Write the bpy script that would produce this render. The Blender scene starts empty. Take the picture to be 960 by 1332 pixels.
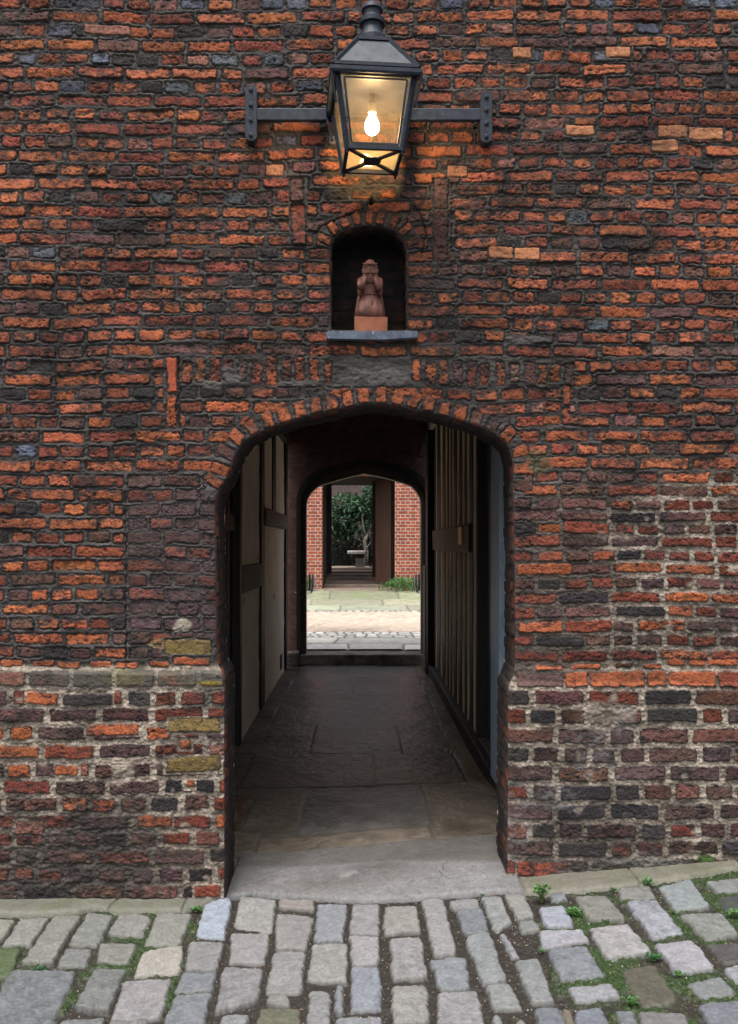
import bpy, bmesh, math, random
import numpy as np
from mathutils import Vector, Matrix

# ------------------------------------------------------------------ camera, sky, sun, exposure
R = math.radians
scene = bpy.context.scene
col = scene.collection
S = 1100.0 / 4.3            # photo pixels per metre on the street face of the wall
CAMD, EYE = 4.3, 1.783
cam_d = bpy.data.cameras.new('camera')
cam = bpy.data.objects.new('camera', cam_d); col.objects.link(cam)
cam.location = (0, -CAMD, EYE); cam.rotation_euler = (R(90), 0, 0)
cam_d.sensor_fit = 'HORIZONTAL'; cam_d.sensor_width = 36.0
cam_d.lens = 1100 / 960 * 36.0
cam_d.shift_x = 10 / 960; cam_d.shift_y = 43 / 960
cam_d.clip_start = 0.05; cam_d.clip_end = 500
scene.camera = cam

SUN_EL, SUN_AZ = R(70), R(205)      # azimuth clockwise from +Y: behind the camera, a little to the left
world = bpy.data.worlds.new('World'); scene.world = world; world.use_nodes = True
wn = world.node_tree; wn.nodes.clear()
sky = wn.nodes.new('ShaderNodeTexSky'); sky.sky_type = 'NISHITA'; sky.sun_disc = False
sky.sun_elevation = SUN_EL; sky.sun_rotation = SUN_AZ; sky.air_density = 1.6; sky.dust_density = 6.0; sky.ozone_density = 1.0
hs = wn.nodes.new('ShaderNodeHueSaturation'); hs.inputs['Saturation'].default_value = 0.42
bg = wn.nodes.new('ShaderNodeBackground'); bg.inputs['Strength'].default_value = 0.13
wo = wn.nodes.new('ShaderNodeOutputWorld')
wn.links.new(sky.outputs[0], hs.inputs['Color']); wn.links.new(hs.outputs[0], bg.inputs[0]); wn.links.new(bg.outputs[0], wo.inputs[0])
sun_d = bpy.data.lights.new('sun', 'SUN'); sun_d.energy = 1.5; sun_d.angle = R(24); sun_d.color = (1.0, 0.96, 0.9)
sun = bpy.data.objects.new('sun', sun_d); col.objects.link(sun)
_sd = Vector((math.sin(SUN_AZ) * math.cos(SUN_EL), math.cos(SUN_AZ) * math.cos(SUN_EL), math.sin(SUN_EL)))
sun.rotation_euler = _sd.to_track_quat('Z', 'Y').to_euler()
scene.view_settings.view_transform = 'Standard'; scene.view_settings.look = 'None'
scene.view_settings.gamma = 1.0; scene.view_settings.exposure = 1.0
scene.view_settings.use_curve_mapping = False
scene.cycles.max_bounces = 14; scene.cycles.diffuse_bounces = 10; scene.cycles.transparent_max_bounces = 16

# ------------------------------------------------------------------ helpers
rng = np.random.default_rng(7)
rnd = random.Random(11)

def tag(o, label=None, cat=None, group=None, kind=None):
    if label: o['label'] = label
    if cat: o['category'] = cat
    if group: o['group'] = group
    if kind: o['kind'] = kind
    return o

def empty(name, loc=(0, 0, 0), label=None, cat=None, group=None):
    o = bpy.data.objects.new(name, None); col.objects.link(o); o.location = loc
    o.empty_display_size = 0.1
    return tag(o, label, cat, group)

def link_mesh(name, me, m, parent=None, smooth=False):
    o = bpy.data.objects.new(name, me); col.objects.link(o)
    if m is not None: me.materials.append(m)
    if smooth: me.polygons.foreach_set('use_smooth', np.ones(len(me.polygons), bool))
    if parent is not None:
        o.parent = parent
        o.matrix_parent_inverse = Matrix.Identity(4)
        o.location = tuple(-c for c in parent.location) if parent.type == 'EMPTY' and parent.rotation_euler.z == 0 else (0, 0, 0)
    return o

def np_mesh(name, co, quads, colr=None):
    """co (N,3), quads (M,4)"""
    me = bpy.data.meshes.new(name)
    me.vertices.add(len(co)); me.vertices.foreach_set('co', np.ascontiguousarray(co, dtype=np.float32).ravel())
    k = quads.shape[1]
    me.loops.add(quads.size); me.loops.foreach_set('vertex_index', np.ascontiguousarray(quads, dtype=np.int32).ravel())
    me.polygons.add(len(quads))
    me.polygons.foreach_set('loop_start', np.arange(0, quads.size, k, dtype=np.int32))
    me.update(calc_edges=True)
    if colr is not None:
        a = me.color_attributes.new('Col', 'FLOAT_COLOR', 'POINT')
        c4 = np.ones((len(co), 4), np.float32); c4[:, :3] = colr
        a.data.foreach_set('color', c4.ravel())
    return me

def grid_quads(nr, nc, keep=None):
    idx = np.arange(nr * nc).reshape(nr, nc)
    q = np.stack([idx[:-1, :-1], idx[1:, :-1], idx[1:, 1:], idx[:-1, 1:]], -1).reshape(-1, 4)
    return q if keep is None else q[keep.ravel()]

def compact(co, q, c=None):
    used = np.zeros(len(co), bool); used[q.ravel()] = True
    mp = np.cumsum(used) - 1
    return co[used], mp[q], (None if c is None else c[used])

_tab = rng.random((256, 256)).astype(np.float32)
def vn(a, b, sc, seed=0, sc2=None):
    x = a / sc + seed * 17.31; y = b / (sc2 or sc) + seed * 9.77
    xi = np.floor(x).astype(np.int64); yi = np.floor(y).astype(np.int64)
    fx = (x - xi).astype(np.float32); fy = (y - yi).astype(np.float32)
    fx = fx * fx * (3 - 2 * fx); fy = fy * fy * (3 - 2 * fy)
    x0 = xi & 255; x1 = (xi + 1) & 255; y0 = yi & 255; y1 = (yi + 1) & 255
    t = _tab
    return ((t[y0, x0] * (1 - fx) + t[y0, x1] * fx) * (1 - fy) + (t[y1, x0] * (1 - fx) + t[y1, x1] * fx) * fy) * 2 - 1
def fbm(a, b, sc, octv=3, seed=0, sc2=None):
    r = 0; w = 1; tot = 0
    for i in range(octv):
        r = r + w * vn(a, b, sc / 2 ** i, seed + i * 3 + 1, (sc2 / 2 ** i) if sc2 else None); tot += w; w *= 0.55
    return r / tot
def sst(e0, e1, x):
    t = np.clip((x - e0) / (e1 - e0), 0, 1); return t * t * (3 - 2 * t)
def mix(a, b, k):
    return a * (1 - k) + b * k

# ---- materials
def new_mat(name):
    m = bpy.data.materials.new(name); m.use_nodes = True
    nt = m.node_tree; b = nt.nodes['Principled BSDF']
    return m, nt, b

def surf(name, c1, c2=None, scale=8.0, rough=0.8, bump=0.3, bscale=None, bdist=0.004, stretch=None, metallic=0.0, detail=6.0, rvar=0.12, ramp=(0.35, 0.65), spec=0.4, wear=None):
    """two-tone noise material in object space, with a fine bump"""
    m, nt, b = new_mat(name); N = nt.nodes; L = nt.links
    tc = N.new('ShaderNodeTexCoord'); mp = N.new('ShaderNodeMapping')
    if stretch: mp.inputs['Scale'].default_value = stretch
    L.new(tc.outputs['Object'], mp.inputs['Vector'])
    n1 = N.new('ShaderNodeTexNoise'); n1.inputs['Scale'].default_value = scale; n1.inputs['Detail'].default_value = detail; n1.inputs['Roughness'].default_value = 0.62
    L.new(mp.outputs[0], n1.inputs['Vector'])
    cr = N.new('ShaderNodeValToRGB'); cr.color_ramp.elements[0].position = ramp[0]; cr.color_ramp.elements[1].position = ramp[1]
    c2 = c2 or tuple(min(1, v * 1.5) for v in c1)
    cr.color_ramp.elements[0].color = (*c1, 1); cr.color_ramp.elements[1].color = (*c2, 1)
    L.new(n1.outputs['Fac'], cr.inputs[0])
    out = cr.outputs[0]
    if wear:
        n3 = N.new('ShaderNodeTexNoise'); n3.inputs['Scale'].default_value = wear[1]; n3.inputs['Detail'].default_value = 8
        L.new(mp.outputs[0], n3.inputs['Vector'])
        r3 = N.new('ShaderNodeValToRGB'); r3.color_ramp.elements[0].position = wear[2]; r3.color_ramp.elements[1].position = wear[2] + 0.05
        L.new(n3.outputs['Fac'], r3.inputs[0])
        mx = N.new('ShaderNodeMix'); mx.data_type = 'RGBA'; L.new(r3.outputs[0], mx.inputs['Factor'])
        L.new(out, mx.inputs[6]); mx.inputs[7].default_value = (*wear[0], 1); out = mx.outputs[2]
    L.new(out, b.inputs['Base Color'])
    mr = N.new('ShaderNodeMapRange'); mr.inputs['To Min'].default_value = max(0.03, rough - rvar); mr.inputs['To Max'].default_value = min(1, rough + rvar)
    L.new(n1.outputs['Fac'], mr.inputs['Value']); L.new(mr.outputs[0], b.inputs['Roughness'])
    b.inputs['Metallic'].default_value = metallic; b.inputs['Specular IOR Level'].default_value = spec
    if bump:
        n2 = N.new('ShaderNodeTexNoise'); n2.inputs['Scale'].default_value = bscale or scale * 5; n2.inputs['Detail'].default_value = 5
        L.new(mp.outputs[0], n2.inputs['Vector'])
        bp = N.new('ShaderNodeBump'); bp.inputs['Strength'].default_value = bump; bp.inputs['Distance'].default_value = bdist
        L.new(n2.outputs['Fac'], bp.inputs['Height']); L.new(bp.outputs[0], b.inputs['Normal'])
    return m

def attr_mat(name, rough=0.85, fscale=260.0, var=0.45, bump=0.7, bdist=0.0025, spec=0.35, rvar=0.1):
    """stone or brick: the colour of each piece is kept on the mesh; grain and pitting come from noise"""
    m, nt, b = new_mat(name); N = nt.nodes; L = nt.links
    at = N.new('ShaderNodeAttribute'); at.attribute_name = 'Col'
    tc = N.new('ShaderNodeTexCoord')
    n1 = N.new('ShaderNodeTexNoise'); n1.inputs['Scale'].default_value = fscale; n1.inputs['Detail'].default_value = 6; n1.inputs['Roughness'].default_value = 0.7
    n2 = N.new('ShaderNodeTexNoise'); n2.inputs['Scale'].default_value = fscale * 0.36; n2.inputs['Detail'].default_value = 5; n2.inputs['Roughness'].default_value = 0.65
    for n in (n1, n2): L.new(tc.outputs['Object'], n.inputs['Vector'])
    ad = N.new('ShaderNodeMath'); ad.operation = 'ADD'; L.new(n1.outputs['Fac'], ad.inputs[0]); L.new(n2.outputs['Fac'], ad.inputs[1])
    mr = N.new('ShaderNodeMapRange'); mr.inputs['From Min'].default_value = 0.6; mr.inputs['From Max'].default_value = 1.4
    mr.inputs['To Min'].default_value = 1 - var; mr.inputs['To Max'].default_value = 1 + var
    L.new(ad.outputs[0], mr.inputs['Value'])
    mu = N.new('ShaderNodeVectorMath'); mu.operation = 'SCALE'; L.new(at.outputs['Color'], mu.inputs[0]); L.new(mr.outputs[0], mu.inputs['Scale'])
    L.new(mu.outputs[0], b.inputs['Base Color'])
    m2 = N.new('ShaderNodeMapRange'); m2.inputs['From Min'].default_value = 0.3; m2.inputs['From Max'].default_value = 0.7
    m2.inputs['To Min'].default_value = rough - rvar; m2.inputs['To Max'].default_value = min(1, rough + rvar)
    L.new(n2.outputs['Fac'], m2.inputs['Value']); L.new(m2.outputs[0], b.inputs['Roughness'])
    b.inputs['Specular IOR Level'].default_value = spec
    bp = N.new('ShaderNodeBump'); bp.inputs['Strength'].default_value = bump; bp.inputs['Distance'].default_value = bdist
    L.new(ad.outputs[0], bp.inputs['Height']); L.new(bp.outputs[0], b.inputs['Normal'])
    return m

# ---- small-part mesh builders
class MB:
    def __init__(s): s.bm = bmesh.new()
    def box(s, x0, x1, y0, y1, z0, z1, bev=0.0, rot=None, wob=0.0):
        r = bmesh.ops.create_cube(s.bm, size=1.0)
        vs = r['verts']
        c = Vector(((x0 + x1) / 2, (y0 + y1) / 2, (z0 + z1) / 2))
        for v in vs:
            v.co = Vector((v.co.x * (x1 - x0), v.co.y * (y1 - y0), v.co.z * (z1 - z0)))
            if wob: v.co += Vector((rnd.uniform(-wob, wob), rnd.uniform(-wob, wob), rnd.uniform(-wob, wob)))
            if rot is not None: v.co = rot @ v.co
            v.co += c
        if bev:
            es = list({e for v in vs for e in v.link_edges})
            bmesh.ops.bevel(s.bm, geom=es, offset=bev, segments=2, affect='EDGES', profile=0.6)
        return s
    def lathe(s, prof, c=(0, 0, 0), n=24, sq=False, ang0=0.0):
        """prof: list of (r, z); sq True gives a square section"""
        k = 4 if sq else n
        rings = []
        for r, z in prof:
            rr = r * (math.sqrt(2) if sq else 1)
            rings.append([s.bm.verts.new((c[0] + rr * math.cos(ang0 + 2 * math.pi * (i + (0.5 if sq else 0)) / k),
                                          c[1] + rr * math.sin(ang0 + 2 * math.pi * (i + (0.5 if sq else 0)) / k), c[2] + z)) for i in range(k)])
        for a, b in zip(rings, rings[1:]):
            for i in range(k): s.bm.faces.new((a[i], a[(i + 1) % k], b[(i + 1) % k], b[i]))
        s.bm.faces.new(rings[0][::-1]); s.bm.faces.new(rings[-1])
        return s
    def tube(s, pts, rad, n=8):
        pts = [Vector(p) for p in pts]
        if not hasattr(rad, '__len__'): rad = [rad] * len(pts)
        rings = []
        for i, p in enumerate(pts):
            d = (pts[min(i + 1, len(pts) - 1)] - pts[max(i - 1, 0)]).normalized()
            a = d.orthogonal().normalized() if i == 0 else (a - d * a.dot(d)).normalized()
            b = d.cross(a)
            rings.append([s.bm.verts.new(p + (a * math.cos(2 * math.pi * j / n) + b * math.sin(2 * math.pi * j / n)) * rad[i]) for j in range(n)])
        for r0, r1 in zip(rings, rings[1:]):
            for j in range(n): s.bm.faces.new((r0[j], r0[(j + 1) % n], r1[(j + 1) % n], r1[j]))
        s.bm.faces.new(rings[0][::-1]); s.bm.faces.new(rings[-1])
        return s
    def bar(s, a, b, w, h, up=(0, 0, 1)):
        """square-section bar from a to b"""
        a = Vector(a); b = Vector(b); d = (b - a).normalized(); u = Vector(up); u = (u - d * u.dot(d)).normalized(); t = d.cross(u)
        vs = []
        for p in (a, b):
            for sx, sy in ((-1, -1), (1, -1), (1, 1), (-1, 1)): vs.append(s.bm.verts.new(p + t * sx * w / 2 + u * sy * h / 2))
        for i in range(4): s.bm.faces.new((vs[i], vs[(i + 1) % 4], vs[4 + (i + 1) % 4], vs[4 + i]))
        s.bm.faces.new(vs[:4][::-1]); s.bm.faces.new(vs[4:])
        return s
    def ball(s, c, r, sub=2, sc=(1, 1, 1)):
        q = bmesh.ops.create_icosphere(s.bm, subdivisions=sub, radius=r)
        for v in q['verts']: v.co = Vector((v.co.x * sc[0], v.co.y * sc[1], v.co.z * sc[2])) + Vector(c)
        return s
    def prism(s, pts, y0, y1):
        """outline of (x, z) points extruded from y0 to y1"""
        a = [s.bm.verts.new((x, y0, z)) for x, z in pts]; b = [s.bm.verts.new((x, y1, z)) for x, z in pts]
        s.bm.faces.new(a); s.bm.faces.new(b[::-1]); n = len(pts)
        for i in range(n): s.bm.faces.new((a[i], b[i], b[(i + 1) % n], a[(i + 1) % n]))
        return s
    def build(s, name, m, parent=None, smooth=False):
        bmesh.ops.recalc_face_normals(s.bm, faces=s.bm.faces)
        me = bpy.data.meshes.new(name); s.bm.to_mesh(me); s.bm.free()
        o = link_mesh(name, me, m, parent, smooth)
        return o

def poly_len(P):
    P = np.asarray(P, float); d = np.hypot(*(P[1:] - P[:-1]).T); return P, np.concatenate([[0], np.cumsum(d)])
def resample(P, step, smooth=0):
    P, s = poly_len(P); n = max(2, int(round(s[-1] / step)) + 1); t = np.linspace(0, s[-1], n)
    Q = np.stack([np.interp(t, s, P[:, 0]), np.interp(t, s, P[:, 1])], 1)
    for _ in range(smooth):
        Q[1:-1] = 0.25 * Q[:-2] + 0.5 * Q[1:-1] + 0.25 * Q[2:]
    return Q

# ------------------------------------------------------------------ the old brick wall (u, v = photo pixels on its plane; 1 px = 3.9 mm)
ARCH = [(293, 1215), (293, 884), (291, 874), (283, 866), (281, 760), (280, 656), (284, 640), (296, 621), (305, 595), (317, 574), (346, 558), (404, 540.5),
        (442, 532), (480, 525), (511, 526.5), (542, 534), (574, 540), (605, 548.5), (630, 558), (652, 570), (664, 584), (668, 604), (668, 640), (670, 760), (670, 862), (668, 878), (660, 894), (659, 1215)]
NICHE = [(431, 429), (430, 360), (430, 320), (434, 310), (443, 302), (458, 296), (478, 292.5), (498, 294), (514, 301), (525, 312), (529, 324), (529, 380), (529, 429), (431, 429)]
arch_c = resample(ARCH, 1.2, 26); niche_c = resample(NICHE, 1.2, 2); niche_c[-1] = niche_c[0]

def curve_field(C, U, V, closed, pad=14):
    """signed distance (positive outside the hole) near curve C, with nearest point"""
    D = np.full(U.shape, 1e3, np.float32); PU = np.zeros_like(D); PV = np.zeros_like(D)
    us, vs = U[0], V[:, 0]
    for k in range(0, len(C) - 1):
        a, b = C[k], C[k + 1]
        i0, i1 = np.searchsorted(us, [min(a[0], b[0]) - pad, max(a[0], b[0]) + pad]); j0, j1 = np.searchsorted(vs, [min(a[1], b[1]) - pad, max(a[1], b[1]) + pad])
        if i1 <= i0 or j1 <= j0: continue
        w = (slice(j0, j1), slice(i0, i1)); d = b - a; L2 = (d @ d)
        if L2 < 1e-9: continue
        t = np.clip(((U[w] - a[0]) * d[0] + (V[w] - a[1]) * d[1]) / L2, 0, 1)
        pu = a[0] + t * d[0]; pv = a[1] + t * d[1]; dd = np.hypot(U[w] - pu, V[w] - pv)
        m = dd < D[w]
        D[w] = np.where(m, dd, D[w]); PU[w] = np.where(m, pu, PU[w]); PV[w] = np.where(m, pv, PV[w])
    # inside test per column of rays (even-odd), polygon closed at its ends
    P = np.vstack([C, C[:1]]); ins = np.zeros(U.shape, bool)
    i0, i1 = np.searchsorted(us, [P[:, 0].min() - 2, P[:, 0].max() + 2]); j0, j1 = np.searchsorted(vs, [P[:, 1].min() - 2, P[:, 1].max() + 2])
    uu = us[i0:i1]
    for j in range(j0, j1):
        v = vs[j]; y0, y1 = P[:-1, 1], P[1:, 1]; c = (y0 > v) != (y1 > v)
        xs = P[:-1, 0][c] + (v - y0[c]) / (y1[c] - y0[c]) * (P[1:, 0][c] - P[:-1, 0][c])
        ins[j, i0:i1] = (np.sum(uu[:, None] > xs[None, :], 1) % 2) == 1
    return np.where(ins, -D, D), PU, PV, ins

FS = 1.0
us = np.concatenate([np.arange(-560, -110, 5.0), np.arange(-110, 1070, FS), np.arange(1070, 1500, 5.0)])
vs = np.concatenate([np.arange(-240, -90, 5.0), np.arange(-90, 1214, FS)])
U, V = np.meshgrid(us.astype(np.float32), vs.astype(np.float32))
DA, PUa, PVa, inA = curve_field(arch_c, U, V, False)
DN, PUn, PVn, inN = curve_field(niche_c, U, V, True)
DAp = np.where(inA, -1, np.minimum(DA, 1e3))

A = U + 2.2 * vn(U, V, 70, 1) + 1.1 * vn(U, V, 23, 2) + 0.5 * vn(U, V, 7, 3)
B = V + 2.0 * vn(U, V, 110, 4) + 1.2 * vn(U, V, 30, 5) + 0.55 * vn(U, V, 8, 6)
NE = 0.9 * vn(U, V, 6.5, 7) + 0.75 * vn(U, V, 2.7, 8)
NR = fbm(U, V, 16, 4, 9, 9); NR2 = fbm(U, V, 5.5, 3, 10, 3.6)
NS = 0.65 * fbm(U, V, 13, 4, 11, 8.5) + 0.55 * fbm(U, V, 5.5, 3, 17, 4.0); PIT = sst(0.42, 0.8, vn(U, V, 3.6, 18, 2.8)); WN = rng.standard_normal(U.shape).astype(np.float32); NL = fbm(U, V, 120, 4, 12); NM = fbm(U, V, 40, 3, 13)

# rows of brick centres read off the wall, left and right of the arch
rowsL = [5.7 + 17.95 * k for k in range(-20, 24)] + [418.5 + 18.72 * (k + 1) for k in range(24)]
rowsR = [4 + 17.43 * k for k in range(-20, 25)] + [439, 457, 476, 494, 512, 531, 548, 567, 584, 602, 620, 637, 655, 671, 687, 704, 723, 740.5, 759, 778, 796.5, 815, 833.5, 853]
# left index 43+1.. pairs with right index 44+1.. below the niche

ORANGE = np.array([0.43, 0.120, 0.050]); RED = np.array([0.27, 0.066, 0.038]); PINK = np.array([0.30, 0.125, 0.092]); BROWN = np.array([0.115, 0.052, 0.042])
PURPLE = np.array([0.110, 0.062, 0.057]); DARK = np.array([0.040, 0.033, 0.033]); BLUE = np.array([0.125, 0.135, 0.175]); YELLOW = np.array([0.225, 0.155, 0.055])
NEWB = np.array([0.56, 0.235, 0.115]); SOOT = np.array([0.025, 0.022, 0.022])
H = np.zeros(U.shape, np.float32); MB_ = np.zeros(U.shape, np.float32); DD = np.full(U.shape, 9.0, np.float32)
COL = np.zeros(U.shape + (3,), np.float32)

# where the paler lime mortar and the sooty staining are
bndR = np.interp(U, [660, 700, 760, 840, 960, 1400], [700, 640, 625, 605, 575, 540])
pale = np.where(U < 480, sst(858, 872, V + 3 * NM), sst(-30, 50, V - bndR + 45 * NM) * (0.45 + 0.55 * sst(690, 860, U + 60 * NM + (V > 885) * 300)))
sootg = (0.36 + 0.55 * NL
         + 0.6 * np.exp(-(((U - 480) / 230) ** 2 + ((V - 400) / 150) ** 2))
         + 0.35 * np.exp(-(((U - 590) / 200) ** 2 + ((V - 240) / 90) ** 2))
         + 0.35 * sst(235, 165, np.abs(U - 120) * 0 + np.abs(U - 215) * 3) * (V > 620) * (V < 866) * 0
         + 1.1 * sst(1000, 1090, V + 30 * NM) * sst(270, 190, U + 25 * NM)
         + 0.5 * sst(910, 1000, V + 30 * NM) * sst(640, 700, U) * sst(990, 800, U + 40 * NM)
         + 0.35 * sst(560, 620, V) * sst(720, 775, U) * sst(900, 820, U) * sst(720, 650, V))
limey = sst(0.16, 0.42, fbm(U, V, 60, 3, 31)) * pale * (V > 880) * (U > 600)      # lime bloom on the right plinth

def base_off(u, v, nm=0.0):
    """how far the plinth stands proud (px)"""
    l = 9.5 * np.clip((v - 866) / 9.0, 0, 1)
    r = 3.0 * np.clip((v - 868) / 4, 0, 1) + 5.0 * np.clip((v - 886) / 9.0, 0, 1)
    return np.where(u < 480, l, r)
BASE = base_off(U, V + 2.5 * vn(U, V, 25, 40)) + 1.3 * NL

def place(cx, cy, w, h, c, ang=0.0, dh=0.0, soot=0.3, rough=1.0, clean=False, r0=2.6, tilt=None):
    hw, hh = w / 2, h / 2
    rr = abs(hw * math.cos(ang)) + abs(hh * math.sin(ang)) + 7; rv = abs(hw * math.sin(ang)) + abs(hh * math.cos(ang)) + 7
    i0, i1 = np.searchsorted(us, [cx - rr, cx + rr]); j0, j1 = np.searchsorted(vs, [cy - rv, cy + rv])
    if i1 - i0 < 2 or j1 - j0 < 2: return
    q = (slice(j0, j1), slice(i0, i1))
    du = A[q] - cx; dv = B[q] - cy
    if ang: ca, sa = math.cos(ang), math.sin(ang); du, dv = du * ca + dv * sa, -du * sa + dv * ca
    ne = NE[q]
    if clean: r0 = 1.0; ne = ne * 0.4
    qx = np.abs(du) - (hw - r0); qy = np.abs(dv) - (hh - r0)
    d = np.hypot(np.maximum(qx, 0), np.maximum(qy, 0)) + np.minimum(np.maximum(qx, qy), 0) - r0 + ne * (0.6 + 0.5 * rough)
    m = sst(0.7, -0.5, d)
    t = tilt if tilt else (rnd.uniform(-0.035, 0.035), rnd.uniform(-0.12, 0.12))
    if clean: t = (0, 0); hgt = dh + 0.35 * NR2[q] + 0.3 * NR[q] - 0.5 * PIT[q]
    else: hgt = dh * 0.7 + 0.5 + 0.5 * np.clip(-d / 1.4, 0, 1) + rough * (0.6 * NR[q] + 0.55 * NR2[q] - 1.1 * PIT[q] + 0.16 * WN[q]) + t[0] * du + t[1] * dv
    H[q] = mix(H[q], hgt, m); DD[q] = np.minimum(DD[q], d); MB_[q] = np.maximum(MB_[q], m)
    s = np.clip(soot + sootg[q], -0.6, 1.6)
    k = np.clip(0.84 + np.clip((-d - 1.7) / 2.4, -0.7, 0.3) + 1.3 * NS[q] + 0.3 * NR2[q] - 0.55 * s - 0.55 * PIT[q] + 0.10 * WN[q], 0, 1) if not clean else np.clip(0.93 + 0.45 * NS[q] - 0.35 * PIT[q], 0, 1)
    c = np.asarray(c) * (1 + 0.26 * NR[q][..., None] + 0.22 * NR2[q][..., None] + 0.12 * WN[q][..., None])
    dk = SOOT * (1.0 + 0.5 * NM[q][..., None])
    cc = mix(dk, c, (0.06 + 0.94 * k)[..., None])
    COL[q] = mix(COL[q], cc, m[..., None])

def clear(mask):
    H[mask] = 0; MB_[mask] = 0; DD[mask] = 2.2; COL[mask] = 0

def pick(p):
    r = rnd.random(); s = 0
    for w, c in p:
        s += w
        if r < s: return c
    return p[-1][1]
P_TOP = [(0.48, ORANGE), (0.18, RED), (0.07, PINK), (0.07, BROWN), (0.05, DARK), (0.15, BLUE)]
P_MID = [(0.56, ORANGE), (0.22, RED), (0.03, PINK), (0.13, BROWN * 1.3), (0.06, DARK)]
P_JAMB = [(0.3, RED * 0.8), (0.3, PURPLE * 1.1), (0.4, BROWN * 1.2)]
P_RED = [(0.36, RED * .85), (0.10, ORANGE), (0.38, BROWN * 1.4), (0.08, PURPLE), (0.08, DARK)]
P_PLL = [(0.34, PURPLE * 1.15), (0.24, RED * 0.85), (0.14, ORANGE), (0.12, PINK * 0.8), (0.1, BROWN), (0.06, DARK)]
P_PLR = [(0.30, PURPLE), (0.27, DARK * 1.1), (0.22, BROWN * 1.2), (0.12, RED * 0.75), (0.09, PINK * 0.7)]

def colour_at(u, v, hdr):
    if v > 872: p = P_PLL if u < 480 else P_PLR
    elif u > 665 and v > 606 and v > np.interp(u, [660, 700, 760, 840, 960], [618, 615, 612, 600, 575]): p = P_RED
    elif 163 < u < 285 and v > 615: p = P_JAMB
    else:
        p = P_TOP if rnd.random() < np.interp(v, [0, 200, 300], [1, 0.75, 0.12]) else P_MID
        if not hdr: p = [(0.66, ORANGE), (0.20, RED), (0.03, PINK), (0.10, BROWN * 1.4)]
    c = pick(p)
    return c * rnd.uniform(0.70, 1.18) * np.array([1, rnd.uniform(.92, 1.12), rnd.uniform(.9, 1.2)])

def row(fv, u0, u1, stretcher, pitch_h=13.2, Ls=58.5, Lh=27.5, j=5.2, **kw):
    u = u0 - rnd.uniform(0, 20) if u0 < -300 else u0
    while u < u1 - 8:
        hdr = (not stretcher) if rnd.random() > 0.07 else stretcher
        L = (Lh if hdr else Ls) + rnd.gauss(0, 2.2)
        if u + L > u1: L = u1 - u
        if u1 - (u + L) < 12: L = u1 - u
        if L > 66: L = L / 2
        cx = u + L / 2; cy = fv(cx) + rnd.gauss(0, 0.35)
        c = colour_at(cx, cy, hdr)
        blue = c[2] > c[0]
        old = rnd.random()
        place(cx, cy, L, pitch_h + rnd.gauss(0, 0.5), c, ang=rnd.gauss(0, 0.008), dh=rnd.gauss(0.5, 0.9) + kw.get('dh', 0), soot=rnd.gauss(0.28, 0.24) + kw.get('soot', 0) - (0.2 if blue else 0),
              rough=rnd.uniform(0.55, 1.4) * kw.get('rough', 1))
        u += L + j + rnd.gauss(0, 0.7)

def rf(a, b):   # row height at u
    return lambda u: float(np.interp(u, [-560, 150, 330, 640, 800, 1500], [a, a, a, b, b, b + (b - a) * 0.2]))
def L_at(i): return rowsL[i]
random_state = rnd.getstate()
for i in range(0, 36):                                   # above the niche
    row(rf(rowsL[i], rowsR[i]), -560, 1500, i % 2 == 1)
for i in range(36, 44): row(rf(rowsL[i], rowsL[i]), -560, 428, i % 2 == 1)
for i in range(36, 45): row(rf(rowsR[i], rowsR[i]), 531, 1500, i % 2 == 1)
for i in range(44, 68):                                  # beside the arch
    vL = rowsL[i]; vR = rowsR[i + 1] if i + 1 < len(rowsR) else 9999
    if vL < 520: row(rf(vL, vR), -560, 1500, i % 2 == 1)
    else:
        if vL < 861:
            if vL > 618:
                row(rf(vL, vL), -560, 161, i % 2 == 1)
                row(lambda u, a=vL: a + 4 * 0, 167, 287, i % 2 == 0, pitch_h=14.2, Ls=44, Lh=26, dh=-0.2, soot=0.05)
            else: row(rf(vL, vL), -560, 292 + max(0, (620 - vL)) * 0.9, i % 2 == 1)
        if vR < 861:
            row(rf(vR, vR), 664 - max(0, 600 - vR) * 0.6, 1500, i % 2 == 1, j=5.8 if vR > 610 else 5.2, Ls=60, Lh=28, pitch_h=12.6 if vR > 610 else 13.2, soot=-0.1 if vR > 610 else 0)
# plinths
for k, v in enumerate([906, 927, 950, 973.5, 998, 1020, 1042, 1065, 1087, 1109.5, 1133, 1155, 1178, 1200]):
    row(lambda u, a=v: a, -560, 298, k % 2 == 1, pitch_h=16.2, Ls=62, Lh=29, j=8.5, soot=-0.25, rough=1.0)
for k, v in enumerate([906, 929.5, 955, 979, 1003, 1027.5, 1052, 1077, 1100, 1124, 1148, 1172, 1196]):
    row(lambda u, a=v: a, 654, 1500, k % 2 == 0, pitch_h=17.5, Ls=62, Lh=29, j=8.0, soot=-0.2, rough=0.9)
# sloping cap course of the left plinth, half hidden under green-grey wash
row(lambda u: 881, -560, 298, True, pitch_h=19, Ls=50, Lh=34, j=6, soot=0.25, rough=0.5)
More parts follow.
